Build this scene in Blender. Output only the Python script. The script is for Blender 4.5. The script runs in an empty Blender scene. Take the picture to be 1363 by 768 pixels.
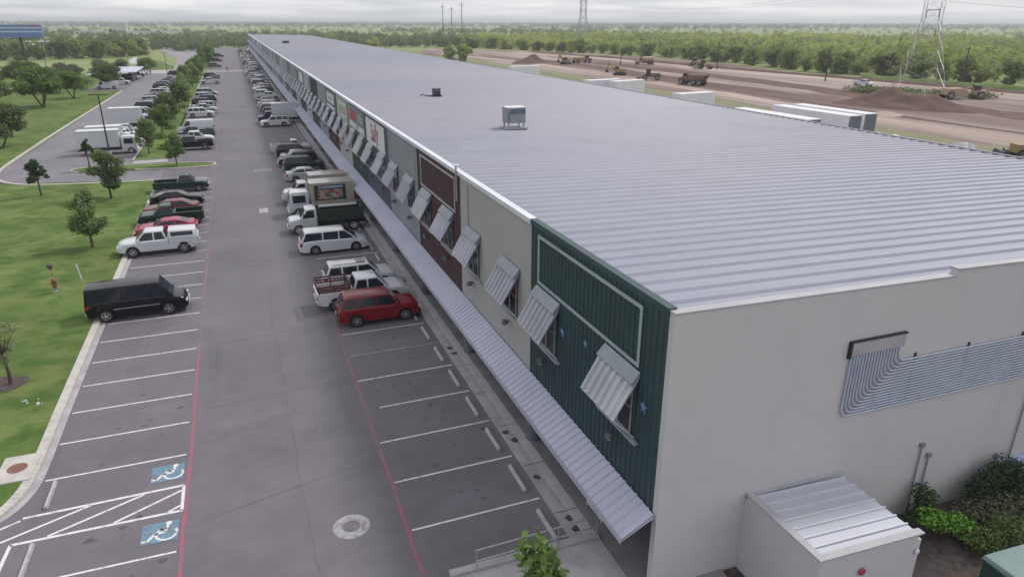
import bpy, bmesh, math, random
import numpy as np
from mathutils import Vector, Matrix
R = math.radians
PI = math.pi
S = bpy.context.scene
C = S.collection

# ------------------------------------------------------------------ camera, light, sky
cam = bpy.data.cameras.new('camera')
camo = bpy.data.objects.new('camera', cam); C.objects.link(camo)
cam.sensor_width = 36.0; cam.lens = 930/1363*36.0
cam.clip_start = 0.3; cam.clip_end = 60000
def cam_rot(f=930, vx=303.5, vy=29.0, roll=0.15):
    d = Vector((vx-681.5, -(vy-384), -f)).normalized()        # world +Y in camera axes (x right, y up, -z forward)
    hs = Vector((math.cos(R(roll)), -math.sin(R(roll)), 0))
    up = hs.cross(d).normalized()
    if up.y < 0: up = -up
    right = d.cross(up).normalized()
    if right.x < 0: right = -right
    return Matrix((right, d, up))                              # rows: world X, Y, Z in camera axes
camo.matrix_world = Matrix.Translation((0, 0, 16.5)) @ cam_rot().to_4x4()
S.camera = camo

SUN_EL, SUN_AZ = 50, 72          # azimuth from +Y towards +X
w = bpy.data.worlds.new('World'); S.world = w; w.use_nodes = True
nt = w.node_tree; nt.nodes.clear(); N = nt.nodes.new; L = nt.links.new
out = N('ShaderNodeOutputWorld'); bg = N('ShaderNodeBackground'); bg.inputs[1].default_value = 0.1
sky = N('ShaderNodeTexSky'); sky.sky_type = 'NISHITA'; sky.sun_disc = False
sky.sun_elevation = R(SUN_EL); sky.sun_rotation = R(SUN_AZ); sky.dust_density = 3
tc = N('ShaderNodeTexCoord'); sp = N('ShaderNodeSeparateXYZ'); L(tc.outputs['Generated'], sp.inputs[0])
ad = N('ShaderNodeMath'); ad.operation = 'ADD'; ad.inputs[1].default_value = 0.06; L(sp.outputs[2], ad.inputs[0])
mx_ = N('ShaderNodeMath'); mx_.operation = 'MAXIMUM'; mx_.inputs[1].default_value = 0.02; L(ad.outputs[0], mx_.inputs[0])
dv = N('ShaderNodeVectorMath'); dv.operation = 'DIVIDE'; L(tc.outputs['Generated'], dv.inputs[0])
cb = N('ShaderNodeCombineXYZ'); L(mx_.outputs[0], cb.inputs[0]); L(mx_.outputs[0], cb.inputs[1]); cb.inputs[2].default_value = 1
L(cb.outputs[0], dv.inputs[1])
no = N('ShaderNodeTexNoise'); no.inputs['Scale'].default_value = 0.55; no.inputs['Detail'].default_value = 6; L(dv.outputs[0], no.inputs[0])
cr = N('ShaderNodeValToRGB'); cr.color_ramp.elements[0].position = .32; cr.color_ramp.elements[1].position = .68
cr.color_ramp.elements[0].color = (.66, .685, .73, 1); cr.color_ramp.elements[1].color = (.95, .94, .93, 1); L(no.outputs[0], cr.inputs[0])
sc = N('ShaderNodeVectorMath'); sc.operation = 'SCALE'; sc.inputs['Scale'].default_value = 8.1; L(cr.outputs[0], sc.inputs[0])
mr = N('ShaderNodeMapRange'); mr.inputs[1].default_value = .3; mr.inputs[2].default_value = .6; mr.inputs[3].default_value = .82; mr.inputs[4].default_value = 1; L(no.outputs[0], mr.inputs[0])
mi = N('ShaderNodeMix'); mi.data_type = 'RGBA'; L(mr.outputs[0], mi.inputs[0]); L(sky.outputs[0], mi.inputs[6]); L(sc.outputs[0], mi.inputs[7])
L(mi.outputs[2], bg.inputs[0]); L(bg.outputs[0], out.inputs[0])

sun = bpy.data.lights.new('sun', 'SUN'); sun.energy = 1.75; sun.angle = R(8); sun.color = (1, .955, .90)
suno = bpy.data.objects.new('sun', sun); C.objects.link(suno)
sd = Vector((math.sin(R(SUN_AZ))*math.cos(R(SUN_EL)), math.cos(R(SUN_AZ))*math.cos(R(SUN_EL)), math.sin(R(SUN_EL))))
suno.rotation_euler = sd.to_track_quat('Z', 'Y').to_euler(); suno.location = sd*300
vs = S.view_settings; vs.view_transform = 'Standard'; vs.look = 'None'; vs.gamma = 1; vs.use_curve_mapping = False; vs.exposure = 0.45

# ------------------------------------------------------------------ materials
MATS = {}
def mat(name, c, c2=None, scale=1.0, rough=.75, metal=0.0, bump=0.0, bscale=None, c3=None, s3=.1, stretch=(1, 1, 1),
        world=False, lo=.35, hi=.65, spec=.5, objrand=0.0, alpha=None, coat=0):
    if name in MATS: return MATS[name]
    m = bpy.data.materials.new(name); m.use_nodes = True; MATS[name] = m
    t = m.node_tree; b = t.nodes['Principled BSDF']
    b.inputs['Roughness'].default_value = rough; b.inputs['Metallic'].default_value = metal
    b.inputs['Specular IOR Level'].default_value = spec
    if coat: b.inputs['Coat Weight'].default_value = coat; b.inputs['Coat Roughness'].default_value = .08
    if c2 is None: c2 = tuple(x*.86 for x in c)
    if world:
        g = t.nodes.new('ShaderNodeNewGeometry'); co = g.outputs['Position']
    else:
        g = t.nodes.new('ShaderNodeTexCoord'); co = g.outputs['Object']
    mp = t.nodes.new('ShaderNodeMapping'); mp.inputs['Scale'].default_value = stretch; t.links.new(co, mp.inputs[0]); co = mp.outputs[0]
    def noise(s, det=5, ro=.6):
        n = t.nodes.new('ShaderNodeTexNoise'); n.inputs['Scale'].default_value = s; n.inputs['Detail'].default_value = det
        n.inputs['Roughness'].default_value = ro; t.links.new(co, n.inputs[0]); return n.outputs[0]
    def ramp(src, a, b_):
        n = t.nodes.new('ShaderNodeMapRange'); n.inputs[1].default_value = a; n.inputs[2].default_value = b_; t.links.new(src, n.inputs[0]); return n.outputs[0]
    def mix(f, a, b_):
        n = t.nodes.new('ShaderNodeMix'); n.data_type = 'RGBA'; t.links.new(f, n.inputs[0])
        for s_, i in ((a, 6), (b_, 7)):
            if isinstance(s_, tuple): n.inputs[i].default_value = (*s_, 1)
            else: t.links.new(s_, n.inputs[i])
        return n.outputs[2]
    col = mix(ramp(noise(scale), lo, hi), tuple(c), tuple(c2))
    if c3: col = mix(ramp(noise(s3, 4), .45, .62), col, tuple(c3))
    if objrand:
        oi = t.nodes.new('ShaderNodeObjectInfo'); r = t.nodes.new('ShaderNodeMapRange')
        r.inputs[3].default_value = 1-objrand; r.inputs[4].default_value = 1+objrand; t.links.new(oi.outputs['Random'], r.inputs[0])
        vm = t.nodes.new('ShaderNodeVectorMath'); vm.operation = 'SCALE'; t.links.new(col, vm.inputs[0]); t.links.new(r.outputs[0], vm.inputs['Scale']); col = vm.outputs[0]
    t.links.new(col, b.inputs['Base Color'])
    if bump:
        bn = t.nodes.new('ShaderNodeBump'); bn.inputs['Strength'].default_value = bump; bn.inputs['Distance'].default_value = .05
        t.links.new(noise(bscale or scale*6), bn.inputs['Height']); t.links.new(bn.outputs[0], b.inputs['Normal'])
    return m

def asphalt(name, base, far=False):
    m = bpy.data.materials.new(name); m.use_nodes = True; t = m.node_tree; b = t.nodes['Principled BSDF']; n = t.nodes.new; l = t.links.new
    b.inputs['Roughness'].default_value = .78; b.inputs['Specular IOR Level'].default_value = .45
    g = n('ShaderNodeNewGeometry')
    def noise(s, st=(1, 1, 1), det=5):
        mp = n('ShaderNodeMapping'); mp.inputs['Scale'].default_value = st; l(g.outputs['Position'], mp.inputs[0])
        x = n('ShaderNodeTexNoise'); x.inputs['Scale'].default_value = s; x.inputs['Detail'].default_value = det; x.inputs['Roughness'].default_value = .62; l(mp.outputs[0], x.inputs[0]); return x.outputs[0]
    def rr(src, a, c, o1=0, o2=1):
        x = n('ShaderNodeMapRange'); x.inputs[1].default_value = a; x.inputs[2].default_value = c; x.inputs[3].default_value = o1; x.inputs[4].default_value = o2; l(src, x.inputs[0]); return x.outputs[0]
    v = rr(noise(.16), .3, .7, .84, 1.14)
    for src in (rr(noise(.9), .3, .7, .93, 1.07), rr(noise(38, det=2), .3, .7, .88, 1.12), rr(noise(.8, (1, .06, 1)), .56, .72, 1, .87), rr(noise(.35, (.09, 1, 1)), .56, .7, 1, .93), rr(noise(1.7), .66, .76, 1, .72)):
        x = n('ShaderNodeMath'); x.operation = 'MULTIPLY'; l(v, x.inputs[0]); l(src, x.inputs[1]); v = x.outputs[0]
    s = n('ShaderNodeVectorMath'); s.operation = 'SCALE'; s.inputs[0].default_value = base; l(v, s.inputs['Scale']); l(s.outputs[0], b.inputs['Base Color'])
    bn = n('ShaderNodeBump'); bn.inputs['Strength'].default_value = .35; bn.inputs['Distance'].default_value = .02; l(noise(30), bn.inputs['Height']); l(bn.outputs[0], b.inputs['Normal'])
    return m

def worn(name, paint, under, thr=.5, sc_=3.0):
    """paint with worn patches where the asphalt shows"""
    m = bpy.data.materials.new(name); m.use_nodes = True; t = m.node_tree; b = t.nodes['Principled BSDF']; n = t.nodes.new; l = t.links.new
    b.inputs['Roughness'].default_value = .7
    g = n('ShaderNodeNewGeometry'); x = n('ShaderNodeTexNoise'); x.inputs['Scale'].default_value = sc_; x.inputs['Detail'].default_value = 8; x.inputs['Roughness'].default_value = .75; l(g.outputs['Position'], x.inputs[0])
    r = n('ShaderNodeMapRange'); r.inputs[1].default_value = thr-.12; r.inputs[2].default_value = thr+.12; l(x.outputs[0], r.inputs[0])
    y = n('ShaderNodeTexNoise'); y.inputs['Scale'].default_value = .12; l(g.outputs['Position'], y.inputs[0])
    mm = n('ShaderNodeMix'); mm.data_type = 'RGBA'; l(r.outputs[0], mm.inputs[0]); mm.inputs[6].default_value = (*paint, 1); mm.inputs[7].default_value = (*under, 1)
    l(mm.outputs[2], b.inputs['Base Color']); MATS[name] = m; return m

def multiply_noise(m, sc_, stretch, lo, hi, amt, det=5):
    t = m.node_tree; b = t.nodes['Principled BSDF']; src = b.inputs['Base Color'].links[0].from_socket
    g = t.nodes.new('ShaderNodeNewGeometry'); mp = t.nodes.new('ShaderNodeMapping'); mp.inputs['Scale'].default_value = stretch; t.links.new(g.outputs['Position'], mp.inputs[0])
    x = t.nodes.new('ShaderNodeTexNoise'); x.inputs['Scale'].default_value = sc_; x.inputs['Detail'].default_value = det; x.inputs['Roughness'].default_value = .65; t.links.new(mp.outputs[0], x.inputs[0])
    r_ = t.nodes.new('ShaderNodeMapRange'); r_.inputs[1].default_value = lo; r_.inputs[2].default_value = hi; r_.inputs[3].default_value = 1; r_.inputs[4].default_value = amt; t.links.new(x.outputs[0], r_.inputs[0])
    v = t.nodes.new('ShaderNodeVectorMath'); v.operation = 'SCALE'; t.links.new(src, v.inputs[0]); t.links.new(r_.outputs[0], v.inputs['Scale']); t.links.new(v.outputs[0], b.inputs['Base Color'])

ASP = (.138, .127, .150)
m_asph = asphalt('asphalt', ASP)
m_asph2 = asphalt('asphalt_light', (.235, .225, .245))
m_asph3 = asphalt('asphalt_mid_haze', (.175, .166, .192))  # driveway's own paler asphalt; far-lot haze and gloss put into the colour
m_conc = mat('concrete', (.40, .385, .41), (.30, .285, .31), 1.2, .85, world=True, bump=.15, bscale=25)
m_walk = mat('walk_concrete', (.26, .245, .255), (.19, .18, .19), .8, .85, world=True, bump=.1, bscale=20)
m_kerb = mat('kerb', (.50, .475, .45), (.40, .375, .37), 2.2, .85, world=True, bump=.1, bscale=20)
m_grass = mat('grass', (.090, .142, .036), (.138, .172, .058), .35, .95, world=True, c3=(.062, .112, .026), s3=.5, bump=.6, bscale=9, spec=.15)
multiply_noise(m_grass, 1.6, (.35, 1.6, 1), .45, .75, .80, 8); multiply_noise(m_grass, .12, (1, 1, 1), .45, .6, 1.22); multiply_noise(m_grass, 6, (1, 1, 1), .5, .7, .85)
m_field = mat('field', (.22, .26, .11), (.17, .22, .085), .03, .95, world=True, c3=(.25, .26, .14), s3=.008, spec=.1)
m_dirt = mat('dirt', (.235, .180, .168), (.140, .100, .096), .07, .95, world=True, c3=(.32, .268, .25), s3=.06, stretch=(1.0, .16, 1), bump=.5, bscale=1.5, spec=.1)
m_dirtl = mat('dirt_light', (.40, .335, .30), (.30, .225, .20), .06, .95, world=True, stretch=(1, .2, 1), spec=.1)
m_dirtd = mat('dirt_dark', (.105, .068, .062), (.155, .105, .09), .35, .95, world=True, bump=.8, bscale=3, spec=.1)
m_mulch = mat('mulch', (.075, .06, .06), (.12, .10, .10), 4, .95, world=True, bump=.9, bscale=20, spec=.1)
m_white = worn('white_paint', (.66, .65, .67), ASP, .62)
m_whitef = worn('white_paint_faded', (.42, .41, .45), ASP, .50)
m_red = worn('red_paint', (.33, .085, .13), ASP, .53, 1.8)
m_redf = worn('red_paint_faded', (.27, .12, .15), ASP, .47, 2.4)
m_blue = worn('blue_paint', (.13, .26, .37), ASP, .53)
m_metalroof = mat('roof_metal', (.285, .292, .36), (.255, .268, .345), .05, .5, .15, world=True, c3=(.325, .315, .355), s3=.012, stretch=(.5, 1, 1))
multiply_noise(m_metalroof, 1.0, (.12, 1.3, 1), .50, .75, .86); multiply_noise(m_metalroof, .5, (1, .5, 1), .5, .7, .93)
m_awn = mat('awning_metal', (.46, .46, .53), (.37, .38, .46), .7, .45, .1, world=True)
m_canopy = mat('canopy_metal', (.44, .45, .56), (.39, .40, .51), .3, .45, .12, world=True)
m_wall = mat('tilt_wall', (.49, .475, .50), (.45, .445, .475), .12, .85, world=True, c3=(.50, .485, .50), s3=.06, bump=.06, bscale=14, stretch=(1, 1, .55))
multiply_noise(m_wall, 1.1, (1, 1, .10), .55, .8, .94); multiply_noise(m_wall, .45, (1, 1, 1), .5, .75, .93)
m_black = mat('black_rubber', (.012, .012, .014), rough=.7)
m_dark = mat('dark_steel', (.035, .036, .042), rough=.55, metal=.2)
m_glass = mat('car_glass', (.010, .014, .024), (.022, .027, .04), 1.6, .07, spec=.42)
m_rim = mat('rim', (.42, .42, .44), rough=.3, metal=.7)
m_chrome = mat('chrome', (.5, .5, .52), rough=.25, metal=.8)
m_lampw = mat('headlight_glass', (.62, .63, .66), rough=.15)
m_lampr = mat('taillight_glass', (.28, .012, .015), rough=.2)
m_plate = mat('licence_plate', (.6, .6, .6), rough=.5)
m_bark = mat('bark', (.07, .055, .048), (.11, .09, .08), 6, .9)
m_galv = mat('galvanised', (.40, .41, .44), (.32, .33, .37), 3, .45, .5)

# ------------------------------------------------------------------ mesh helpers
class MB:
    def __init__(s): s.v = []; s.f = []; s.mi = []; s.cur = 0
    def add(s, vs, fs):
        o = len(s.v); s.v += [tuple(x) for x in vs]
        for f in fs: s.f.append(tuple(i+o for i in f)); s.mi.append(s.cur)
        return s
    def box(s, x0, x1, y0, y1, z0, z1):
        return s.add([(x0, y0, z0), (x1, y0, z0), (x1, y1, z0), (x0, y1, z0), (x0, y0, z1), (x1, y0, z1), (x1, y1, z1), (x0, y1, z1)],
                     [(0, 3, 2, 1), (4, 5, 6, 7), (0, 1, 5, 4), (1, 2, 6, 5), (2, 3, 7, 6), (3, 0, 4, 7)])
    def hexa(s, b, t):      # bottom 4 pts, top 4 pts (ccw from above)
        return s.add(list(b)+list(t), [(0, 3, 2, 1), (4, 5, 6, 7), (0, 1, 5, 4), (1, 2, 6, 5), (2, 3, 7, 6), (3, 0, 4, 7)])
    def prism(s, poly, axis, a, b):   # poly in the two other axes, extruded along axis
        n = len(poly)
        def P(p, q):
            return {'x': (q, p[0], p[1]), 'y': (p[0], q, p[1]), 'z': (p[0], p[1], q)}[axis]
        return s.add([P(p, a) for p in poly]+[P(p, b) for p in poly], [tuple(range(n))[::-1], tuple(range(n, 2*n))]+[(i, (i+1) % n, n+(i+1) % n, n+i) for i in range(n)])
    def tube(s, a, b, r0, r1=None, n=8, cap=True):
        a = Vector(a); b = Vector(b); r1 = r0 if r1 is None else r1
        d = (b-a).normalized(); u = d.orthogonal().normalized(); w_ = d.cross(u)
        vs_ = []
        for p, r in ((a, r0), (b, r1)):
            for i in range(n):
                t = 2*PI*i/n; vs_.append(p+(u*math.cos(t)+w_*math.sin(t))*r)
        fs = [(i, (i+1) % n, n+(i+1) % n, n+i) for i in range(n)]
        if cap: fs += [tuple(range(n))[::-1], tuple(range(n, 2*n))]
        return s.add(vs_, fs)
    def path(s, pts, r, n=6):
        for a, b in zip(pts, pts[1:]): s.tube(a, b, r, n=n)
        return s
    def lathe(s, prof, axis='z', n=16, o=(0, 0, 0)):   # prof: (r, h)
        vs_ = []
        for r, h in prof:
            for i in range(n):
                t = 2*PI*i/n; c_, s_ = math.cos(t)*r, math.sin(t)*r
                p = {'z': (c_, s_, h), 'y': (c_, h, s_), 'x': (h, c_, s_)}[axis]
                vs_.append((p[0]+o[0], p[1]+o[1], p[2]+o[2]))
        fs = []
        for k in range(len(prof)-1):
            for i in range(n): fs.append((k*n+i, k*n+(i+1) % n, (k+1)*n+(i+1) % n, (k+1)*n+i))
        fs += [tuple(range(n))[::-1], tuple((len(prof)-1)*n+i for i in range(n))]
        return s.add(vs_, fs)
    def poly(s, pts): return s.add(pts, [tuple(range(len(pts)))])
    def mesh(s, name, mats, smooth=None, bevel=0):
        me = bpy.data.meshes.new(name); me.from_pydata(s.v, [], s.f); 
        for m in (mats if isinstance(mats, (list, tuple)) else [mats]): me.materials.append(m)
        if any(s.mi): me.polygons.foreach_set('material_index', s.mi)
        bm = bmesh.new(); bm.from_mesh(me)
        if bevel: bmesh.ops.bevel(bm, geom=[e for e in bm.edges if len(e.link_faces) == 2 and e.calc_face_angle(0) > .5], offset=bevel, segments=2, affect='EDGES', profile=.6)
        bmesh.ops.recalc_face_normals(bm, faces=bm.faces); bm.to_mesh(me); bm.free()
        if smooth is not None:
            me.polygons.foreach_set('use_smooth', [True]*len(me.polygons)); me.set_sharp_from_angle(angle=R(smooth))
        me.update(); return me
    def build(s, name, mats, parent=None, smooth=None, bevel=0, loc=None):
        return link(name, s.mesh(name, mats, smooth, bevel), parent, loc)
def link(name, me, parent=None, loc=None, rz=0):
    o = bpy.data.objects.new(name, me); C.objects.link(o)
    if parent: o.parent = parent
    if loc: o.location = loc
    if rz: o.rotation_euler.z = rz
    return o
def tag(o, label=None, cat=None, group=None, kind=None):
    if label: o['label'] = label
    if cat: o['category'] = cat
    if group: o['group'] = group
    if kind: o['kind'] = kind
    return o
def thing(name, label, cat, loc=(0, 0, 0), rz=0, group=None):
    o = bpy.data.objects.new(name, None); C.objects.link(o); o.location = loc; o.rotation_euler.z = rz; o.empty_display_size = .3
    return tag(o, label, cat, group)
def struct(name, mb, m, **k): return tag(mb.build(name, m, **k), kind='structure')
KIDS = {}
def dup(root, loc, rz=0, label=None, group=None, scale=None):
    def cp(o, par):
        c = o.copy(); C.objects.link(c)
        if par: c.parent = par
        for ch in KIDS.get(o.name, None) or o.children: cp(ch, c)
        return c
    r = cp(root, None); r.location = loc; r.rotation_euler = (0, 0, rz)
    if label: r['label'] = label
    if group: r['group'] = group
    if scale: r.scale = scale if isinstance(scale, (tuple, list)) else (scale,)*3
    return r
def text_mb(txt, size, spacing=1.0, shear=0.0, extrude=.006, offset=0):
    cu = bpy.data.curves.new('t', 'FONT'); cu.body = txt; cu.size = size; cu.extrude = extrude; cu.align_x = 'CENTER'; cu.align_y = 'CENTER'; cu.shear = shear; cu.space_character = spacing; cu.offset = offset
    ob = bpy.data.objects.new('t', cu); C.objects.link(ob); dg = bpy.context.evaluated_depsgraph_get(); me = bpy.data.meshes.new_from_object(ob.evaluated_get(dg))
    mb = MB(); mb.add([tuple(v.co) for v in me.vertices], [tuple(p.vertices) for p in me.polygons])
    bpy.data.objects.remove(ob); bpy.data.curves.remove(cu); bpy.data.meshes.remove(me); return mb
def lerp_(a, b, t_): return a+(b-a)*t_
ORD = ['first', 'second', 'third', 'fourth', 'fifth', 'sixth', 'seventh', 'eighth', 'ninth', 'tenth', 'eleventh', 'twelfth', 'thirteenth', 'fourteenth', 'fifteenth', 'sixteenth', 'seventeenth', 'eighteenth', 'nineteenth']
TENS = ['', '', 'twenty', 'thirty', 'forty', 'fifty', 'sixty', 'seventy', 'eighty', 'ninety']
def ordn(i):
    if i < 19: return ORD[i]
    n = i+1
    if n < 100: return (TENS[n//10]+'-'+ORD[n % 10-1]) if n % 10 else TENS[n//10][:-1]+'ieth'
    return 'hundredth' if n == 100 else 'hundred and '+ordn(n-101)

# ------------------------------------------------------------------ ground, roads, kerbs
def sheet(name, poly, z, m):
    return struct(name, MB().poly([(x, y, z) for x, y in poly]), m)
sheet('ground', [(-12000, -300), (12000, -300), (12000, 14000), (-12000, 14000)], -.06, m_field)
sheet('lawn', [(-300, -40), (-9.2, -40), (-9.2, 89), (-27.2, 89), (-27.2, 285), (-120, 275), (-300, 250)], -.03, m_grass)
lot = sheet('parking_lot', [(-16, -40), (46, -40), (46, 12), (9.0, 17), (9.0, 540), (-9.3, 540), (-9.3, 25.5), (-16, 24)], 0.0, m_asph)
sheet('crossing_driveway', [(-9.3, 85.6), (-9.3, 92.2), (-13.4, 92.4), (-13.4, 292), (-27.1, 292), (-27.1, 96), (-26, 90.5), (-23, 87.6), (-19, 86.4)], .0, m_asph3)
sheet('carport_bay', [(-27.1, 207), (-27.1, 272), (-36, 272), (-36, 207)], .0, m_asph)
sheet('far_driveway', [(-36, 272), (-13.4, 292), (-12, 300), (-14, 360), (-12, 480), (-9.3, 500), (-9.3, 540), (-45, 540), (-41, 500), (-24, 370), (-21, 292), (-40, 292)], .008, m_asph2)
sheet('crosswalk_slab', [(-9.2, 274), (4.5, 274), (4.5, 285), (-9.2, 285)], .012, m_asph2)

def strip(mb, pts, w_, z0, z1):
    """kerb along a polyline; width to the left of travel"""
    P = [Vector((x, y)) for x, y in pts]; off = []
    for i, p in enumerate(P):
        a = P[max(i-1, 0)]; b = P[min(i+1, len(P)-1)]; d = (b-a).normalized(); off.append(p+Vector((-d.y, d.x))*w_)
    for i in range(len(P)-1):
        a, b, c_, d = P[i], P[i+1], off[i+1], off[i]
        mb.hexa([(a.x, a.y, z0), (b.x, b.y, z0), (c_.x, c_.y, z0), (d.x, d.y, z0)], [(a.x, a.y, z1), (b.x, b.y, z1), (c_.x, c_.y, z1), (d.x, d.y, z1)])
def arc(cx, cy, r, a0, a1, n=8): return [(cx+r*math.cos(R(a0+(a1-a0)*i/n)), cy+r*math.sin(R(a0+(a1-a0)*i/n))) for i in range(n+1)]
def curve(pts, n=6):
    """catmull-rom"""
    o = []; P = [pts[0]]+list(pts)+[pts[-1]]
    for i in range(1, len(P)-2):
        p0, p1, p2, p3 = [Vector(q) for q in P[i-1:i+3]]
        for k in range(n):
            t = k/n; o.append(tuple(.5*((2*p1)+(p2-p0)*t+(2*p0-5*p1+4*p2-p3)*t*t+(3*p1-p0-3*p2+p3)*t**3)))
    o.append(tuple(pts[-1])); return o
kc = curve([(-14.5, 24.0), (-11, 24.6), (-9.75, 25.4), (-9.2, 26.8), (-9.1, 28.5), (-9.12, 32)])+[(-9.14, y) for y in range(36, 84, 4)]+[(-9.2, 84.6), (-9.5, 85.5)]
mb = MB(); strip(mb, kc, .38, -.05, .13)
struct('kerb', mb, m_kerb, bevel=.03)
gut = MB(); strip(gut, [(x+.28, y) for x, y in kc[9:-2]], .3, -.02, .006); struct('gutter', gut, m_conc)
mb = MB(); strip(mb, curve([(-9.5, 85.5), (-14, 86.0), (-20, 87.0), (-23.5, 88.6), (-25.9, 92), (-27.0, 97), (-27.3, 106), (-27.4, 130), (-27.2, 170), (-27.1, 206)]), .32, -.05, .14)
struct('kerb', mb, m_kerb)
# raised lawn near the lot
struct('lawn_bank', MB().poly([(x-.34, y, .10) for x, y in kc]+[(-20, 88, .10), (-70, 96, .02), (-70, 10, .02), (-15, 23.5, .1)]), m_grass)
# islands
def island(name, outline, grass=True, z=.12):
    mb = MB(); strip(mb, outline+[outline[0], outline[1]], .2, -.05, .15); struct('kerb', mb, m_kerb)
    struct(name, MB().poly([(x, y, z) for x, y in outline]), m_grass if grass else m_mulch)
isl = [(-18.4, 93.2), (-12.5, 92.9), (-8, 92.0), (-5.2, 92.0)]+arc(-5.0, 93.6, 1.5, -90, 90, 6)+[(-9.0, 95.9), (-13.5, 96.3), (-18.0, 96.0)]+arc(-18.2, 94.6, 1.3, 100, 260, 5)
island('island_lawn', isl)
island('tree_strip', [(-9.4, 99.5), (-9.5, 150), (-9.6, 270), (-10.5, 288), (-12.8, 286), (-13.5, 270), (-13.5, 99.5)])
struct('path', MB().box(-13.3, -9.3, 97.2, 99.2, -.03, .05), m_conc)
island('island_lawn', [(-4.4, 84.2)]+arc(-5.2, 84.3, .9, 0, 180, 6)+[(-6.3, 82.5)]+arc(-5.2, 82.6, 1.0, 200, 350, 5), False)
island('tree_strip', [(-9.2, 287), (-7.5, 300), (-8.8, 340), (-8.8, 455), (-13.5, 455), (-13.5, 330), (-12, 300)])
island('island_lawn', [(-21.5, 296), (-22, 315), (-30, 360), (-35, 362), (-30, 296)])
struct('path', MB().box(-46, -20.5, 272.5, 292, -.04, .03), m_conc)

# markings
wl = MB(); wf = MB(); rl = MB(); rf = MB()
def dash(mb, x0, y0, x1, y1, w_=.085, z=.005):
    d = Vector((x1-x0, y1-y0)).normalized(); n = Vector((-d.y, d.x))*w_/2
    mb.poly([(x0-n.x, y0-n.y, z), (x1-n.x, y1-n.y, z), (x1+n.x, y1+n.y, z), (x0+n.x, y0+n.y, z)])
random.seed(3)
for k in range(22):
    y = 27.35+2.65*k
    if y < 84: dash(wl, -8.75, y, -3.78, y+.02)
for k in range(-8, 0): 
    if k < -4: dash(wl, -8.6, 21.45+2.65*(k+5)-2.65*0, -3.8, 21.4+2.65*(k+5))
dash(wl, -9.0, 25.12, -3.75, 25.2, .12); dash(wl, -9.05, 23.68, -3.72, 23.62, .12); dash(wl, -3.75, 25.2, -3.75, 23.62, .12); dash(wl, -9.05, 23.7, -9.1, 21.6, .12)
for a in ((-9.4, 23.94, -6.86, 25.1), (-7.98, 23.75, -5.12, 25.1), (-5.96, 23.72, -3.8, 24.9), (-4.2, 23.7, -3.8, 23.95), (-11.6, 23.7, -9.05, 25.0)): dash(wl, *a, .1)
for k in range(6): dash(wl if k < 5 else wf, 3.78 if k != 3 else 4.3, 19.65+2.883*k, 8.62, 19.72+2.883*k)
for k in range(6, 155):
    dash(wl if k < 12 else wf, 3.85, 19.65+2.883*k, 8.6, 19.7+2.883*k)
for k in range(64):
    y = 97.5+2.75*k
    if not 272 < y < 288: dash(wf, -9.2, y, -3.9, y)
for k in range(62):
    y = 99+2.8*k
    dash(wf, -18.6, y, -13.7, y)
struct('stall_markings', wl, m_white); struct('stall_markings', wf, m_whitef)
x = -3.62; y = 12.0; pts = []
while y < 60: pts.append((-3.62+.022*math.sin(y*.5)+.012*math.sin(y*1.9), y)); y += .7
for a, b in zip(pts, pts[1:]): dash(rl if a[1] < 36 else rf, *a, *b, .15 if a[1] < 33 else .14, .008)
y = 12.0; pts = []
while y < 48: pts.append((3.66+.018*math.sin(y*.9)+.012*math.sin(y*2.3), y)); y += .6
for a, b in zip(pts, pts[1:]): dash(rl if a[1] < 24 else rf, *a, *b, .13 if a[1] < 24 else .17, .008)
for x in (-3.66, 3.7): dash(rf, x, 60 if x < 0 else 48, x, 268, .12, .008); dash(rf, x, 288, x, 520, .12, .008)
struct('red_markings', rl, m_red); struct('red_markings', rf, m_redf)
# accessible stall symbols
def ada(cx, cy):
    struct('blue_marking', MB().poly([(cx-.62, cy-.52, .009), (cx+.55, cy-.52, .009), (cx+.55, cy+.55, .009), (cx-.62, cy+.55, .009)]), m_blue)
    mb = MB(); z = .013
    def seg(a, b, w_=.10): dash(mb, cx+a[0], cy+a[1], cx+b[0], cy+b[1], w_, z)
    P = [(.18+.33*math.cos(R(t)), -.12+.33*math.sin(R(t))) for t in range(-250, 41, 14)]
    for a, b in zip(P, P[1:]): seg(a, b, .09)
    seg((.20, .33), (.12, -.02)); seg((.14, -.02), (-.22, -.06)); seg((-.20, -.04), (-.42, -.38)); seg((-.42, -.36), (-.60, -.33), .08); seg((.17, .18), (-.12, .14), .08)
    mb.poly([(cx+.22+.10*math.cos(R(t)), cy+.44+.10*math.sin(R(t)), z) for t in range(0, 360, 30)])
    struct('wheelchair_marking', mb, m_white)
ada(-4.35, 26.25); ada(-4.35, 22.6); ada(-4.35, 18.9)
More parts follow.
